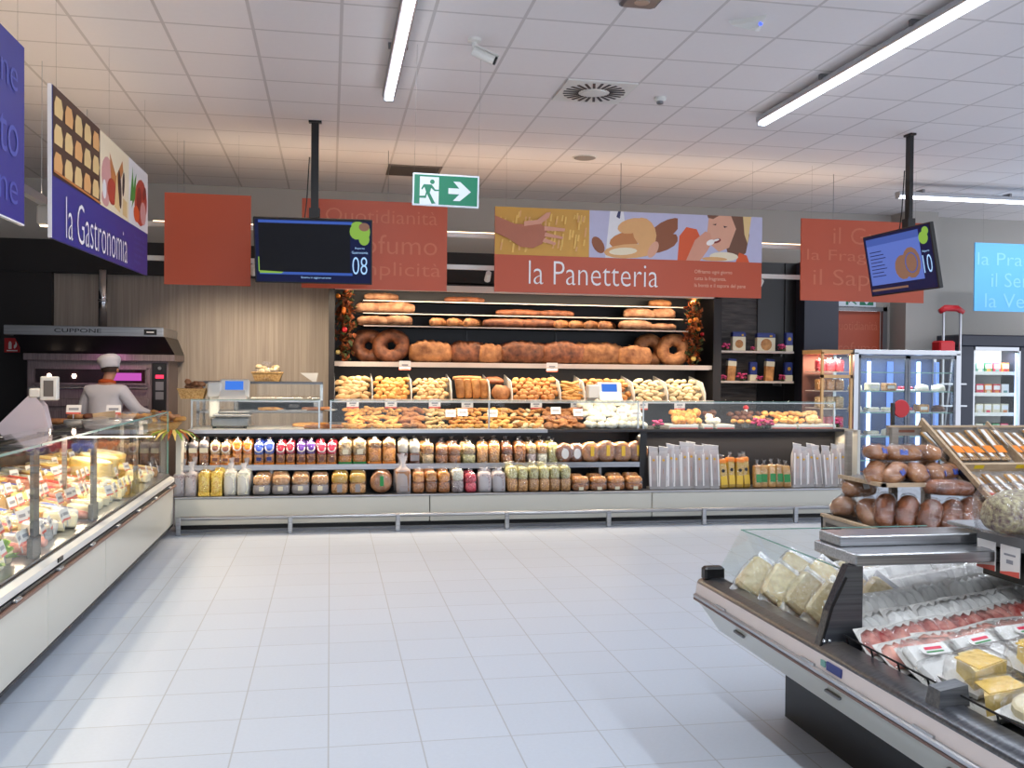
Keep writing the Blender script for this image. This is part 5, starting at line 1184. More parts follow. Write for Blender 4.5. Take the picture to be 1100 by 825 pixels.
for i, (y, m, lab) in enumerate(((4.15, crustM, 'tub of fried brown morsels at the near end of the deli counter'), (4.42, leafG, 'tub of green salad nearest the viewer in the deli counter'), (4.9, crustM, 'tub of browned salad beside the lettuce'), (7.4, cheeseY, 'tub of yellow salad in the deli counter'))):
    inst('tub%d' % i, tubd(m), (-1.76, y, .615), (0, .17, pi/2), lab, 'food tub', 'tubs in the deli counter')
def lettuce():
    r = empty('lettuce'); rg = random.Random(8)
    for s_ in range(3):
        q = mb(leafG)
        for i in range(9):
            a = i*.7+s_*.3; R1_ = .05+.03*s_; n = 5; vs = []; fs = []
            for u in range(n):
                for v in range(n):
                    U_ = (u/(n-1)-.5)*.11; V_ = v/(n-1)*.11
                    vs.append((R1_*.3+V_*(.6+.2*s_), U_*(1+V_*4), .02+V_*(.9-.3*s_)+.012*sin(u*2.7+i)*(v/(n-1))))
            for u in range(n-1):
                for v in range(n-1): fs.append((u*n+v, u*n+v+1, (u+1)*n+v+1, (u+1)*n+v))
            q.add(vs, fs, RZ(a))
        q.build('leaf_layer', r, True)
    mb(cheeseC).lathe([(.02, 0), (.035, .02), (.02, .05)], 10).build('heart', r, True)
    return r
for i, y in enumerate((5.1, 5.32, 4.7)):
    inst('lettuce', lettuce, (-1.735, y, .615), (0, .17, i), ('frilly green lettuce beside the first deli post', 'frilly green lettuce right behind the first deli post', 'frilly green lettuce at the near end of the deli counter')[i], 'lettuce', 'lettuces in the deli counter')
for y, a in ((7.9, 'nearer'), (8.05, 'farther')): inst('jar', bottle_, (-1.72, y, .612), (0, 0, 0), a+' small amber jar with white lid in the deli counter front', 'jar', 'amber jars in the deli counter')
for i in range(3):
    inst('bigw', wheel(.17, .16, cheeseY, cheeseC), (-1.98-.03*i, 8.55+.42*i, .69), (0, .17, 0), 'big yellow cheese wheel toward the far end, '+('nearest', 'middle', 'farthest')[i], 'cheese', 'big wheels in the deli counter')

# scale on the deli counter, seen from its back
r = empty('weighing_scale', (-2.24, 7.75, 1.03), (0, 0, .0)); tag(r, 'white deli scale seen from behind at the far left', 'weighing scale')
gm = solid('scale_white', (206, 196, 206), .4)
mb(gm).rings([[(-.20, -.02, .14), (-.10, -.02, -.0), (.16, -.02, .0), (.17, -.02, .12), (.13, -.02, .30), (.05, -.02, .40)], [(-.20, .10, .14), (-.10, .10, .0), (.16, .10, .0), (.17, .10, .12), (.13, .10, .30), (.05, .10, .40)]]).build('body', r)
mb(whiteM).box(.03, .11, -.03, .1, .36, .43, ch=.01).build('neck', r)
k = mb(whiteM).box(.11, .23, -.03, .04, .34, .52, ch=.008).build('display_head', r)
mb(solid('lcd', (110, 104, 100), .2)).box(.135, .205, -.033, -.03, .37, .49).build('display', k)
mb(steelD).box(-.4, .12, -.3, .3, -.02, .005, ch=.006).build('weighing_plate', r)
# tray of bread and cards at the back of the deli
r = empty('bread_tray', (-2.05, 9.35, 1.01)); tag(r, 'long tray of sliced bread with price cards in front of the baker', 'bread tray')
mb(steelM).box(-.3, .42, -.12, .12, .1, .14, ch=.006).box(-.28, -.24, -.1, .1, 0, .1).box(.34, .38, -.1, .1, 0, .1).build('stand', r)
mb(woodN).box(-.02, .17, -.14, -.12, .14, .2, RY(-.15)).build('card_board', r)
for i, (x, m) in enumerate(((-.22, crustM), (-.1, chocoM), (.18, rollY), (.28, rollY), (.37, pastry))):
    inst('slc%d' % i, loaf_b('bread_slice', .15, .1, .06, m, 70+i, 3), (-2.05+x, 9.35, 1.15), (.2, 0, i), 'bread piece on the tray before the baker, '+nth(i), 'bread', 'bread on the deli tray')
for i, x in enumerate((-.22, .12)):
    inst('dcard', None, (-2.05+x, 9.25, 1.2), (0, 0, -pi/2), ('left', 'right')[i]+' white price card on the bread tray before the baker', 'price card', 'cards on the bread tray', 1.4)

# ------------------------------------------------------------------ chilled island case at the right
IX = 1.735
rindS = solid('brown_rubber', (112, 84, 74), .5)
r = empty('chilled_island_case', (0, 0, 0)); tag(r, 'open chilled case with cream nose and dark base at front right', 'chilled case')
ya, yb = .4, 4.36
prof = [(IX, .535), (IX+.03, .50), (IX+.12, .38), (IX+.22, .34), (IX+.30, .335), (IX+.30, .57), (IX+.08, .57), (IX+.01, .56)]
mb(creamM).prism(prof, 'y', yb, ya).build('front_shell', r)
mb(rindS).box(IX-.015, IX+.01, ya, yb, .538, .548).mat(alu).box(IX-.018, IX+.012, ya, yb, .548, .568, ch=.005).build('bumper_strip', r)
for y in (4.0, 3.2, 2.5, 1.8, 1.1):
    mb(alu).box(IX-.012, IX+.02, y, y+.1, .568, .575).build('bumper_clip', r)
    mb(greyM).box(IX+.030, IX+.045, y-.1, y, .472, .484, ch=.003).build('panel_slot', r)
mb(islM).rings([[(IX-.004, y, .568), (IX+.002, y, .618), (IX+.05, y, .618), (IX+.05, y, .565)] for y in (yb, ya)]).build('white_rail', r)
mb(steelD).rings([[(IX+.002, y, .618), (IX+.012, y, .634), (IX+.05, y, .646), (IX+.11, y, .648), (IX+.14, y, .632), (IX+.14, y, .565), (IX+.05, y, .565)] for y in (yb, ya)]).build('top_rail', r, True)
mb(blackM).box(2.13, 2.9, ya, 4.22, .0, .34).mat(charM).rings([[(2.0, y, .335), (2.0, y, .31), (2.13, y, .25), (2.4, y, .25), (2.4, y, .335)] for y in (4.3, ya)]).build('base', r)
mb(alu).box(2.118, 2.13, 3.0, 3.01, .0, .3).build('base_joint', r)
mb(blackM).box(2.1, 2.13, 3.0, 3.2, .27, .31).build('base_bracket', r)
mb(charM).prism([(IX+.135, .585), (IX+.135, .56), (2.95, .70), (2.95, .74)], 'y', yb-.02, ya).box(2.95, 3.0, ya, 3.6, .3, .99).box(2.95, 3.0, 3.6, yb, .3, .76).box(IX+.3, 3.0, yb-.03, yb, .335, .60).build('display_deck', r)
mb(blackM).box(IX+.02, IX+.12, yb-.06, yb, .635, .70, ch=.01).build('corner_cap', r)
# glass nose of the far section
mb(glassM).rings([[(IX+.09, y, .645), (IX+.22, y, .865), (IX+.226, y, .865), (IX+.096, y, .645)] for y in (yb-.01, 3.28)]).mat(edgeM).rings([[(IX+.219, y, .865), (IX+.219, y, .868), (IX+.228, y, .868), (IX+.228, y, .865)] for y in (yb-.01, 3.28)]).build('front_glass', r)
mb(glassM).prism([(IX+.09, .645), (IX+.22, .865), (2.95, .865), (2.95, .66)], 'y', yb-.012, yb-.006).mat(edgeM).box(IX+.22, 2.95, yb-.012, yb-.004, .865, .869).build('end_glass', r)
mb(steelD).prism([(IX+.012, .61), (IX+.05, .76), (IX+.125, .925), (IX+.185, .925), (IX+.185, .60)], 'y', 3.21, 3.25).mat(blackM).rings([[(IX+.004, y, .60), (IX+.06, y, .78), (IX+.115, y, .885), (IX+.121, y, .88), (IX+.068, y, .775), (IX+.014, y, .60)] for y in (3.205, 3.21)]).build('upright', r)
for dx in (.03, .05): mb(chrome).ball((IX+dx, 3.20, .655), .008, 8, 6).build('bolt', r, True)
mb(steelM).box(IX+.145, 2.52, 3.19, 3.50, .925, .968, ch=.004).build('canopy', r)
mb(steelM).box(IX+.165, 2.52, 3.34, 3.50, .968, 1.008, ch=.004).build('canopy_step', r)
mb(steelM).box(2.46, 2.95, ya, 3.50, 1.02, 1.035, ch=.003).mat(greyM).box(2.452, 2.46, ya, 3.30, .985, 1.036).mat(blackM).box(2.48, 2.5, ya, 3.30, .86, 1.02).build('upper_shelf', r)
# wire guard
q = mb(blackM).tube([(IX+.105, 3.20, .675), (IX+.105, ya, .675)], .0035, 6).tube([(IX+.125, 3.20, .63), (IX+.125, ya, .63)], .003, 6)
for y in [3.18-.16*i for i in range(18)]: q.tube([(IX+.12, y, .62), (IX+.105, y, .676)], .0035, 5)
q.build('wire_guard', r)
mb(steelD).rings([[(IX-.0+.03, 2.60, .64), (IX+.13, 2.60, .645), (IX+.13, 2.53, .645), (IX+.03, 2.53, .64)], [(IX+.04, 2.60, .69), (IX+.13, 2.60, .705), (IX+.13, 2.54, .705), (IX+.04, 2.54, .69)]]).build('divider_bracket', r)
mb(colorM['teal']).box(IX-.006, IX-.001, 3.13, 3.16, .582, .604).mat(colorM['navy']).box(IX-.006, IX-.001, 3.02, 3.12, .578, .608).build('maker_plate', r)
for i, y in enumerate((3.24, 3.11, 2.97, 2.82, 2.66)):
    q = empty('price_tag', (2.45, y, .985)); q.scale = (1, .85, .72); tag(q, 'large price tag with red foot on the case shelf, '+('farthest', 'second farthest', 'middle', 'second nearest', 'nearest')[i], 'price tag', 'price tags on the chilled case')
    mb(tagW).box(-.004, 0, -.06, .06, -.13, .02).build('card', q)
    mb(tagR).rings([[(-.005, -.06, -.13), (-.005, .06, -.13), (-.005, .06, -.12), (-.005, -.0, -.108), (-.005, -.06, -.10)], [(-.004, -.06, -.13), (-.004, .06, -.13), (-.004, .06, -.12), (-.004, 0, -.108), (-.004, -.06, -.10)]]).build('red_band', q)
    mb(tagG).box(-.005, -.004, -.035, .035, -.03, -.02).box(-.005, -.004, -.02, .02, -.07, -.05).build('print', q)
# packs in the island case
def dz(x): return .59 + (x-1.87)/1.08*.15
def pouch():
    r = empty('cheese_pouch'); rg = random.Random(3)
    q = mb(grated); n = 12
    prof = [(.90, .92, 0), (1, 1, .012), (1, 1, .034), (.9, .86, .048)]
    for a, b_, z in prof: pass
    q.rings([[(.1*a*(1+rg.uniform(-.03, .03))*math.copysign(abs(cos(2*pi*k/n))**.35, cos(2*pi*k/n)), .075*b_*(1+rg.uniform(-.04, .04))*math.copysign(abs(sin(2*pi*k/n))**.35, sin(2*pi*k/n)), z) for k in range(n)] for a, b_, z in prof])
    q.build('cheese', r)
    film_box(mb(filmM), .225, .17, .05, .004, 6).build('film', r, True)
    mb(filmX).box(.10, .135, -.07, .07, .02, .023).build('sealed_edge', r); mb(filmX).box(-.135, -.10, -.07, .07, .02, .023).build('sealed_edge', r)
    return r
grated = food('grated_cheese', (214, 188, 134), (242, 226, 182), 40, .5, .6)
pp = [(1.93, 4.12, .7, 'farthest, nearest the case nose'), (2.09, 4.1, .6, 'second from the case nose'), (1.95, 3.93, .75, 'third, leaning on the next'), (2.12, 3.9, .7, 'behind the third one'), (1.97, 3.74, .8, 'fourth along the glass'), (2.14, 3.7, .8, 'behind the fourth one'), (1.98, 3.56, .75, 'next to the steel upright'), (2.15, 3.5, .8, 'inside, behind the upright')]
for i, (x, y, a, lab) in enumerate(pp):
    inst('pouch', pouch, (x, y, dz(x)+.07), (a, -.55, .5+.1*(i % 3)), 'pale yellow cheese pouch under the glass, '+lab, 'cheese pouch', 'cheese pouches under the glass')
for i, (x, y) in enumerate(((1.93, 3.56), (1.94, 3.78))):
    inst('pouch', None, (x, y, dz(x)), (0, -.12, .3+i), ('near', 'far')[i]+' cheese pouch lying flat below the standing ones', 'cheese pouch', 'flat cheese pouches', .8)
def tray_pack(m, m2=None, w_=.17, d=.13, shape='slices', sticker=False):
    def f():
        r = empty('food_tray')
        mb(whiteM).rings([[(-w_*.42, -d*.42, 0), (w_*.42, -d*.42, 0), (w_*.42, d*.42, 0), (-w_*.42, d*.42, 0)], [(-w_/2, -d/2, .022), (w_/2, -d/2, .022), (w_/2, d/2, .022), (-w_/2, d/2, .022)]]).build('tray', r)
        q = mb(m)
        if shape == 'slices':
            for i in range(4): q.blob(w_*.36, d*.78, .02, 1, 7, 8, .1, i, T((-w_*.28+i*w_*.19, 0, .02)) @ RY(-.25))
        elif shape == 'wedge':
            q.prism([(-w_*.4, -d*.32), (w_*.4, -d*.32), (w_*.3, d*.34), (-w_*.1, d*.4)], 'z', .02, .085)
        elif shape == 'round':
            q.lathe([(d*.42, .018), (d*.44, .025), (d*.43, .045), (d*.38, .05)], 16, Matrix.Diagonal((1.2, 1, 1, 1)))
        else:
            q.box(-w_*.42, w_*.42, -d*.4, d*.4, .018, .05, ch=.012)
        q.build('food', r, shape in ('slices',))
        if m2: mb(m2).box(-w_*.3, w_*.3, -d*.3, d*.28, .085, .089).build('rind', r)
        film_box(mb(filmM), w_*1.02, d*1.02, .03 if shape == 'slices' else .06 if shape != 'wedge' else .092, .003, 8, T((0, 0, .006))).build('film', r, True)
        if sticker:
            s = mb(colorM['white']).lathe([(.045, .066), (.045, .069), (.001, .069)], 18, Matrix.Diagonal((1, .6, 1, 1))).build('sticker', r)
            mb(colorM['pink']).box(-.03, .03, .0, .012, .0695, .0705).mat(colorM['green']).box(-.03, .03, -.014, -.008, .0695, .0705).build('sticker_print', s)
        return r
    return f
milky_ = food('milky_pack', (224, 224, 220), (248, 248, 244), 12, .35, .2)
def prow3(y, key, fn, n, lab, cat, ax, az, dzz=.05, x0=2.0, x1=2.86, sc=1., dy=0., grp=None):
    for i in range(n):
        x = x0+(x1-x0)*i/(n-1)
        inst(key, fn, (x, y+dy*i+random.uniform(-.01, .01), dz(x)+dzz), (ax, random.uniform(-.08, .08)-.12, az+random.uniform(-.12, .12)), lab+', '+('nearest the aisle' if i == 0 else nth(i, 'from the aisle') if i < n-1 else 'farthest from the aisle'), cat, grp or lab, sc)
prow3(4.0, 'ip1', tray_pack(cheeseC, None, .17, .13, 'block'), 5, 'pale cheese tray in the far row past the pouches', 'food tray', .9, 0, .06, 2.34)
prow3(3.78, 'ip2', tray_pack(milky_, None, .17, .13, 'block'), 6, 'milky wrapped pack in the row under the canopy', 'food pack', .9, 0, .07, 2.30)
prow3(3.58, 'ip2', None, 7, 'milky wrapped pack in the row just behind the canopy', 'food pack', .8, 0, .07, 2.26)
prow3(3.40, 'ip3', tray_pack(milky_, None, .18, .14), 8, 'thin milky clear pack in the row behind the sliced meat', 'food pack', .75, 0, .08, 1.99)
prow3(3.24, 'ip3', None, 8, 'thin milky clear pack in the row touching the red meat', 'food pack', .7, 0, .065, 1.99)
prow3(3.11, 'ip4', tray_pack(meatM, None, .18, .15), 9, 'red sliced cured meat tray leaning in the row before the canopy', 'sliced meat tray', .62, 0, .05, 1.95)
prow3(3.01, 'ip4b', tray_pack(hamM, None, .18, .15), 7, 'pale pink sliced ham tray in front of the red meat row', 'sliced ham tray', .5, 0, .035, 1.96)
prow3(2.90, 'ip5', tray_pack(milky_, None, .19, .15, 'block', True), 6, 'milky round pack with an oval pink and green sticker', 'food pack', .42, 0, .045, 1.98)
prow3(2.79, 'ip6', tray_pack(milky_, None, .19, .15, 'block'), 6, 'plain milky pack in front of the stickered packs', 'food pack', .35, 0, .025, 1.97)
prow3(2.68, 'ip7', tray_pack(cheeseY, colorM['yellow'], .18, .15, 'wedge'), 5, 'yellow cheese wedge tray, farther wedge row', 'cheese tray', .15, .3, .05, 1.99)
prow3(2.54, 'ip7', None, 5, 'yellow cheese wedge tray, nearer wedge row', 'cheese tray', .08, -.2, .012, 1.98)
prow3(2.40, 'ip8', tray_pack(cheeseC, None, .19, .16, 'round'), 5, 'flat pale cheese tray in the farther of the nearest rows', 'cheese tray', .05, .2, .045, 1.99)
prow3(2.24, 'ip8', None, 5, 'flat pale cheese tray, second nearest full row', 'cheese tray', .02, -.2, .01, 1.98)
prow3(2.07, 'ip8', None, 5, 'flat pale cheese tray right at the lower right corner', 'cheese tray', .02, .3, .01, 1.98)
# bag of dried legumes
r = empty('legume_bag', (2.62, 3.16, 1.036), (0, 0, -.2)); tag(r, 'large clear bag of purple and green dried beans on the case shelf', 'bag of beans')
bn = food('mixed_beans', (96, 60, 78), (212, 204, 158), 48, .4, .9, 'noise', 0)
mb(bn).blob(.42, .24, .19, .8, 16, 12, .05, 3, None, 0, True, .5).build('beans', r, True)
film_box(mb(filmM), .44, .26, .18, .05, 3).build('bag', r, True)
mb(colorM['white']).box(-.10, .12, -.136, -.12, .05, .15).mat(colorM['red']).box(-.12, .12, -.138, -.12, .035, .075).mat(yelM).box(-.06, -.01, -.140, -.126, .09, .14).build('label', r)

# ------------------------------------------------------------------ wooden bread bins behind the case
r = empty('bread_bin_unit', (0, 0, 0)); tag(r, 'grey crate stand with pale wood edges holding bagged loaves at right', 'bread stand')
cx0, cy0, cy1 = 2.76, 4.42, 5.06
q = mb(crateM).box(cx0, cx0+.02, cy0, cy1, 0, .815).box(cx0, 3.6, cy1-.02, cy1, 0, .815).box(cx0, 4.6, cy0, cy0+.02, 0, .815)
q.box(cx0, 4.6, cy0, cy1, .74, .76)
q.build('crate_walls', r)
q = mb(blackM)
for z in (.765, .70, .635, .57, .50): q.box(cx0-.006, cx0, cy1-.22, cy1-.06, z, z+.02, ch=0)
q.build('hand_slot', r)
mb(woodN).box(cx0-.005, cx0+.025, cy0, cy1, .815, .83).box(cx0, 3.6, cy0-.005, cy0+.025, .815, .83).build('edge_strip', r)
mb(crateM).box(cx0+.12, 3.42, 4.62, cy1, 1.03, 1.045).mat(woodN).box(cx0+.1, 3.42, 4.60, 4.62, 1.03, 1.05).box(cx0+.1, cx0+.12, 4.6, cy1, 1.03, 1.05).build('upper_tray', r)
mb(crateM).box(cx0+.14, cx0+.17, cy1-.03, cy1, .83, 1.3).box(3.18, 3.22, cy1-.03, cy1, .8, 1.32).build('post', r)
# slanted rack for breadstick bags
r = empty('slanted_rack', (0, 0, 0)); tag(r, 'slanted wooden rack of breadstick bags at right', 'display rack')
top = Vector((0, 5.08, 1.315)); bot = Vector((0, 4.42, .90)); dv = (bot-top)
def sl(x, t, up_=0): p_ = top+dv*t; return (x, p_.y-up_*.53, p_.z+up_*.85)
def slab(q, x0, x1, t0, t1, u0, u1):
    q.rings([[sl(x0, t0, u0), sl(x1, t0, u0), sl(x1, t0, u1), sl(x0, t0, u1)], [sl(x0, t1, u0), sl(x1, t1, u0), sl(x1, t1, u1), sl(x0, t1, u1)]])
q = mb(crateM); slab(q, 3.38, 4.75, 0, 1, -.03, -.02); q.build('back_board', r)
for x in (3.38, 3.82, 4.26, 4.70):
    q = mb(woodN); slab(q, x, x+(.018 if x < 3.4 else .012), -.02, 1.0, -.03, .06 if x < 3.4 else .035); q.build('side_board' if x < 3.4 else 'divider', r)
q = mb(blackM); slab(q, 3.377, 3.38, .1, .42, .0, .03); slab(q, 3.377, 3.38, .55, .9, .0, .03); q.build('hand_slot', r)
mb(crateM).box(3.17, 4.75, cy1, cy1+.02, 1.27, 1.33).mat(woodN).box(3.17, 4.75, cy1-.012, cy1, 1.318, 1.33).mat(solid('slot_brown', (120, 70, 50), .6)).box(3.22, 3.34, cy1-.003, cy1, 1.29, 1.305).build('top_board', r)
q = mb(woodN); slab(q, 3.38, 4.75, .48, .50, -.02, .03); slab(q, 3.38, 4.75, .985, 1.01, -.02, .05); q.mat(yelM)
for i in range(5): slab(q, 3.5+.26*i, 3.56+.26*i, .5, .501, .0, .025)
q.build('cross_board', r)
mb(crateM).box(3.4, 3.44, 5.04, 5.08, 0, 1.25).box(4.7, 4.74, 5.04, 5.08, 0, 1.25).build('leg', r)
def sbag(c):
    def f():
        r = empty('breadstick_bag')
        q = mb(rollY)
        for i in range(4): q.tube([(-.022+i*.015, 0, .012), (-.022+i*.015, .26, .012)], .007, 6)
        q.build('breadsticks', r, True)
        mb(filmM).box(-.036, .036, -.01, .28, .0, .03, ch=.008).build('wrapper', r)
        mb(colorM['white']).box(-.034, -.012, .01, .24, .026, .031).build('printed_strip', r)
        mb(c).box(-.034, .022, .04, .10, .031, .033).build('label', r)
        return r
    return f
sla = math.atan2(dv.z, dv.y)
for rw, (t0, cs) in enumerate(((.40, ('orange', 'orange', 'violet')), (.93, ('red', 'orange', 'orange')))):
    for b_ in range(3):
        for j in range(6):
            x = 3.425+b_*.44+j*.066; p_ = sl(x, t0, -.01)
            lab = 'bagged breadsticks in the %s tier, %s bay, %s' % (('upper', 'lower')[rw], ('left', 'middle', 'right')[b_], nth(j))
            inst('sb'+cs[b_], sbag(colorM[cs[b_]]), p_, (.57+random.uniform(-.04, .08), 0, .10+random.uniform(-.1, .12)), lab, 'breadstick bag', 'breadstick bags in the slanted rack')
# bagged loaves
def bloaf(m, L, W, H, seed, lab=None):
    def f():
        r = empty('bagged_loaf')
        mb(m).blob(L, W, H, 1, 14, 10, .05, seed, None, 5, True, .6).build('loaf', r, True)
        q = mb(filmM).blob(L*1.1, W*1.1, H*1.08, 1, 12, 9, .09, seed+3, T((0, 0, -.002)), 0, True, .5)
        q.rings([[(L*.5, .02*cos(a), H*.4+.02*sin(a)) for a in [i*1.05 for i in range(6)]], [(L*.62, .05*cos(a)*(1+.4*(i % 2)), H*.45+.045*sin(a)) for i, a in enumerate([i*1.05 for i in range(6)])]], None, False, False)
        q.build('plastic_bag', r, True)
        if lab: mb(lab).box(-.022, .022, -.002, .002, 0, .03, T((-.02, -W*.5, H*.4)) @ RX(-.4)).build('label', r)
        return r
    return f
bl = [('lf', (2.86, 4.98, .82), (0, .2, 1.0), 'floured loaf with white label at the left corner of the crate'), ('lf', (2.96, 5.0, .93), (0, 0, .3), 'floured loaf lying on top at the left corner'), ('lf', (2.92, 4.82, .82), (0, -.5, 1.4), 'floured loaf half hidden behind the first brown loaf'),
      ('ld', (2.95, 4.72, .87), (.1, -1.0, 1.0), 'brown bagged loaf standing leftmost in the crate front'), ('ld', (3.03, 4.64, .87), (.1, -.9, .8), 'brown bagged loaf standing second in the crate front'), ('ld', (3.11, 4.56, .86), (.1, -.8, .7), 'brown bagged loaf standing third in the crate front'), ('ld', (3.22, 4.54, .86), (.1, -.8, .6), 'brown bagged loaf standing fourth in the crate front'), ('ld', (3.33, 4.55, .87), (.1, -.8, .5), 'brown bagged loaf standing fifth in the crate front'), ('ld', (3.42, 4.58, .88), (.1, -.9, .4), 'brown bagged loaf standing at the right end of the crate'), ('ldb', (3.24, 4.60, .985), (0, .05, -.1), 'long dark bagged loaf lying across the standing ones')]
for k, p_, rt, lab in bl:
    inst(k, bloaf(crustF, .2, .15, .13, 3, colorM['white']) if k == 'lf' else bloaf(crustD, .2, .12, .10, 5) if k == 'ld' else bloaf(crustD, .27, .13, .1, 8), p_, rt, lab, 'bagged loaf', 'bagged loaves in the crate')
ub = [(2.93, 4.80), (3.02, 4.74), (3.13, 4.72), (3.24, 4.73), (3.34, 4.76), (3.05, 4.9), (3.2, 4.92), (3.33, 4.94)]
for i, (x, y) in enumerate(ub):
    inst('lu', bloaf(crustM, .20, .12, .10, 9, colorM['blue']), (x, y, 1.055), (random.uniform(-.2, .3), -.4+.1*i, .9+random.uniform(-.7, .7)), 'bagged roll loaf on the upper tray, '+nth(i), 'bagged loaf', 'bagged loaves on the upper tray')
for i, (x, y) in enumerate(((2.98, 4.86), (3.12, 4.84), (3.26, 4.86))):
    inst('lu', None, (x, y, 1.15), (.1*i, .15-.1*i, .5-.6*i), 'bagged roll loaf on top of the upper tray pile, '+('left', 'middle', 'right')[i], 'bagged loaf', 'top bagged loaves on the upper tray')
r = empty('sign_paddle', (at(968, 439, 5.3).x, 5.3, 0)); tag(r, 'red round paddle on a dark post above the wooden stand', 'sign paddle')
z_ = at(968, 439, 5.3).z
mb(redM).lathe([(.052, -.006), (.055, 0), (.052, .006)], 22, T((0, 0, z_)) @ RX(pi/2)).build('disc', r)
mb(blackM).box(-.065, -.047, -.01, .01, 0, z_+.035).build('post', r)
mb(blackM).box(-.06, -.04, -.006, .006, z_-.01, z_+.01).box(-.12, .03, -.1, .1, 0, .02, ch=.005).build('fixing', r)

# ------------------------------------------------------------------ glass cabinets and freezer at the back right
def food_shelf(r, x0, x1, y, zs, seed, cold):
    rg = random.Random(seed)
    for si, z in enumerate(zs):
        mb(glassM if cold else lipM).box(x0, x1, y, y+.4, z-.01, z).mat(edgeM).box(x0, x1, y-.004, y, z-.012, z+.002).build('shelf', r)
CABZ = [.55, .85, 1.15, 1.42, 1.66]
r = empty('glass_cabinet', (0, 0, 0)); tag(r, 'wide glass door cabinet with cold strip lights behind the wooden stand', 'display cabinet')
cxa, cxb, cy = 6.42, 7.90, 11.0
mb(alu).box(cxa, cxb, cy, cy+.55, 1.88, 1.94, ch=.004).box(cxa, cxb, cy, cy+.55, .0, .35).box(cxa, cxa+.06, cy, cy+.06, .35, 1.9).box(cxb-.06, cxb, cy, cy+.06, .35, 1.9).box(cxa, cxa+.04, cy+.5, cy+.55, .35, 1.9).box(cxb-.04, cxb, cy+.5, cy+.55, .35, 1.9).build('frame', r)
for a, b_ in ((cxa+.06, (cxa+cxb)/2-.005), ((cxa+cxb)/2+.005, cxb-.06)):
    d = mb(glassM).box(a, b_, cy+.01, cy+.018, .36, 1.87).build('glass_door', r)
    mb(steelD).box(a, a+.03, cy, cy+.02, .36, 1.87).box(b_-.03, b_, cy, cy+.02, .36, 1.87).box(a, b_, cy, cy+.02, 1.83, 1.87).build('door_frame', d)
mb(solid('cabinet_back', (48, 66, 104), .4)).box(cxa+.04, cxb-.04, cy+.53, cy+.54, .36, 1.88).build('back_panel', r)
mb(glassM).box(cxa, cxa+.006, cy+.06, cy+.5, .36, 1.88).box(cxb-.006, cxb, cy+.06, cy+.5, .36, 1.88).build('side_pane', r)
food_shelf(r, cxa+.05, cxb-.05, cy+.06, CABZ, 1, True)
for px in (943, 966, 997, 1016):
    x = at(px, 410, cy+.3).x; b_ = px in (943, 997)
    mb(ledB if b_ else emit('soft_blue_led', (110, 150, 240), 1.2) if 'soft_blue_led' not in MATS else MATS['soft_blue_led']).box(x-(.022 if b_ else .04), x+(.022 if b_ else .04), cy+.50, cy+.52, .4, 1.80).build('strip_light', r)
area('cabinet_lamp', ((cxa+cxb)/2, cy+.25, 1.86), (0, 0, 0), 1.3, .1, 14, (.75, .87, 1), r)
def cab_items():
    rg = random.Random(12); c = 0
    for si, z in enumerate(CABZ[1:4]):
        for j in range(6):
            x = cxa+.16+j*.235; m = rg.choice([biscR, biscW, biscN, chocoM, biscA, mering, colorM['teal']]); c += 1
            k = rg.randrange(3)
            lab = '%s item on the %s glass shelf of the wide cabinet, %s' % (('boxed', 'round', 'tray')[k], ('lower', 'middle', 'upper')[si], nth(j))
            if k == 0: o = mb(m).box(-.08, .08, -.06, .06, 0, .1, ch=.01).mat(colorM['white']).box(-.05, .05, -.061, -.06, .03, .07).build('food_box')
            elif k == 1: o = mb(m).lathe([(.08, 0), (.09, .02), (.08, .07), (.02, .09)], 16).mat(whiteM).lathe([(.1, 0), (.11, .006)], 16).build('cake', None, True)
            else: o = mb(whiteM).box(-.1, .1, -.07, .07, 0, .02, ch=.005).mat(m).box(-.085, .085, -.055, .055, .018, .06, ch=.012).build('food_tray')
            o.location = (x, cy+.25, z); tag(o, lab, ('food box', 'cake', 'food tray')[k], 'goods in the wide glass cabinet')
cab_items()
r = empty('glass_cabinet', (0, 0, 0)); tag(r, 'narrow warm lit glass cabinet of packed breads left of the wide one', 'display cabinet')
na, nb = 5.98, 6.40
gold = solid('warm_frame', (200, 160, 110), .4, .3)
mb(gold).box(na, nb, 11.0, 11.5, 1.88, 1.93).box(na, na+.03, 11.0, 11.03, 0, 1.9).box(nb-.03, nb, 11.0, 11.03, 0, 1.9).box(na, nb, 11.0, 11.5, 0, .4).box(na, nb, 11.0, 11.03, 1.58, 1.62).build('frame', r)
mb(glassM).box(na+.03, nb-.03, 11.01, 11.016, .4, 1.88).build('glass_door', r)
mb(solid('warm_back', (120, 80, 70), .6)).box(na, nb, 11.48, 11.5, .4, 1.88).build('back_panel', r)
mb(ledW).box(na+.03, na+.045, 11.05, 11.06, .5, 1.85).build('strip_light', r)
area('cabinet_lamp', ((na+nb)/2, 11.2, 1.87), (0, 0, 0), .3, .3, 10, WARM, r)
for z in (.7, .95, 1.2, 1.42, 1.66): mb(lipM).box(na+.02, nb-.02, 11.06, 11.45, z-.01, z).build('shelf', r)
for i, z in enumerate((.7, .95, 1.2, 1.42, 1.66)):
    for j in range(3):
        inst('ncb%d' % (i % 3), pack_b('bread_pack', .115, .12, .15, (biscA, biscR, biscC)[i % 3], tuft=.02), (na+.09+j*.125, 11.2, z), (0, 0, 0), 'packed bread on the %s shelf of the narrow cabinet, %s' % (('lowest', 'second', 'third', 'fourth', 'top')[i], ('left', 'middle', 'right')[j]), 'bread pack', 'packs in the narrow cabinet')
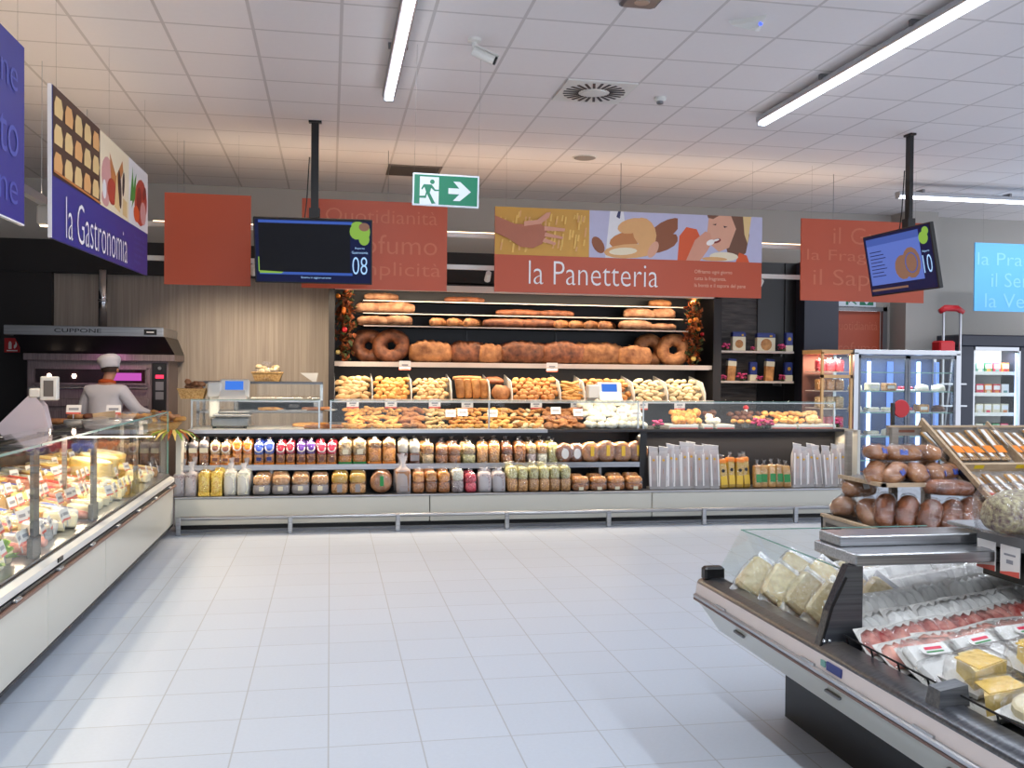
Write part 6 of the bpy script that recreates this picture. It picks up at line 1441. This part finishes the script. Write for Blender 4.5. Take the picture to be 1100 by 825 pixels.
# dark freezer
r = empty('upright_freezer', (0, 0, 0)); tag(r, 'dark upright freezer with lit shelves at the far right edge', 'freezer')
fa, fb, fy = 8.62, 11.0, 12.0
fz = solid('freezer_navy', (40, 44, 58), .4)
mb(fz).box(fa, fb, fy, fy+.75, 2.03, 2.2, ch=.02).box(fa, fa+.2, fy, fy+.75, 0, 2.03).box(fa, fb, fy, fy+.75, 0, .3).box(9.56, 9.76, fy, fy+.4, .3, 2.03).box(10.7, fb, fy, fy+.75, .3, 2.03).build('cabinet', r)
mb(whiteM).box(fa+.2, 10.7, fy+.70, fy+.75, .3, 2.03).build('back_panel', r)
for a, b_ in ((fa+.2, 9.56), (9.76, 10.7)):
    d = mb(glassM).box(a, b_, fy+.01, fy+.02, .3, 2.03).build('glass_door', r)
    mb(alu).box(a, a+.025, fy, fy+.03, .3, 2.03).box(b_-.025, b_, fy, fy+.03, .3, 2.03).box(a, b_, fy, fy+.03, 1.98, 2.03).build('door_frame', d)
    mb(ledB).box(b_-.05, b_-.03, fy+.04, fy+.05, .35, 1.95).build('strip_light', r)
    area('freezer_lamp', ((a+b_)/2, fy+.12, 1.97), (R_(18), 0, 0), .6, .05, 16, (.92, .96, 1), r)
FZ = [.55, .80, 1.08, 1.36, 1.66]
for z in FZ: mb(fz).box(fa+.2, 10.7, fy+.1, fy+.7, z-.02, z).mat(whiteM).box(fa+.2, 10.7, fy+.09, fy+.1, z-.02, z+.03).build('shelf', r)
rg = random.Random(4)
cols = ['teal', 'red', 'green', 'white', 'pink', 'cream', 'orange']
for si, z in enumerate(FZ):
    for j in range(5):
        c = cols[(si*3+j*2) % 7] if si != 2 else 'cream'
        o = empty('frozen_food_box'); o.location = (fa+.28+j*.135, fy+.2, z)
        tag(o, '%s frozen food box on the %s freezer shelf, %s' % (c, ('lowest', 'second', 'third', 'fourth', 'top')[si], nth(j)), 'food box', 'boxes in the dark freezer')
        mb(colorM[c]).box(-.06, .06, -.05, .12, 0, .15, ch=.004).build('carton', o)
        mb(colorM['white']).box(-.05, .05, -.052, -.05, .07, .13).mat(colorM[cols[(j+si) % 7]]).box(-.03, .03, -.054, -.052, .02, .06).build('label', o)
# step ladder
r = empty('step_ladder', (8.15, 11.9, 0), (0, 0, 0)); tag(r, 'white step ladder with red top standing beside the dark freezer', 'step ladder')
for x in (.02, .28):
    mb(alu).tube([(x, -.15, 0), (x+.10, .0, 2.5)], .018, 8).build('stile', r)
    mb(alu).tube([(x, .3, 0), (x+.02, .05, 1.9)], .014, 8).build('rear_leg', r)
for z in (.3, .6, .9, 1.2, 1.5): mb(alu).box(.02, .42, -.15+z*.06-.04, -.15+z*.06+.06, z, z+.02).build('step', r)
mb(redM).box(.02, .26, -.08, .12, 1.9, 2.1, ch=.02).build('red_tray', r)
mb(redM).tube([(.06, 0, 2.5), (.14, -.01, 2.55), (.32, -.01, 2.55), (.42, 0, 2.5)], [.035, .045, .045, .035], 10).build('red_grip', r, True)

# trims added last: kerb line under the cases
print('objects', len(bpy.data.objects))
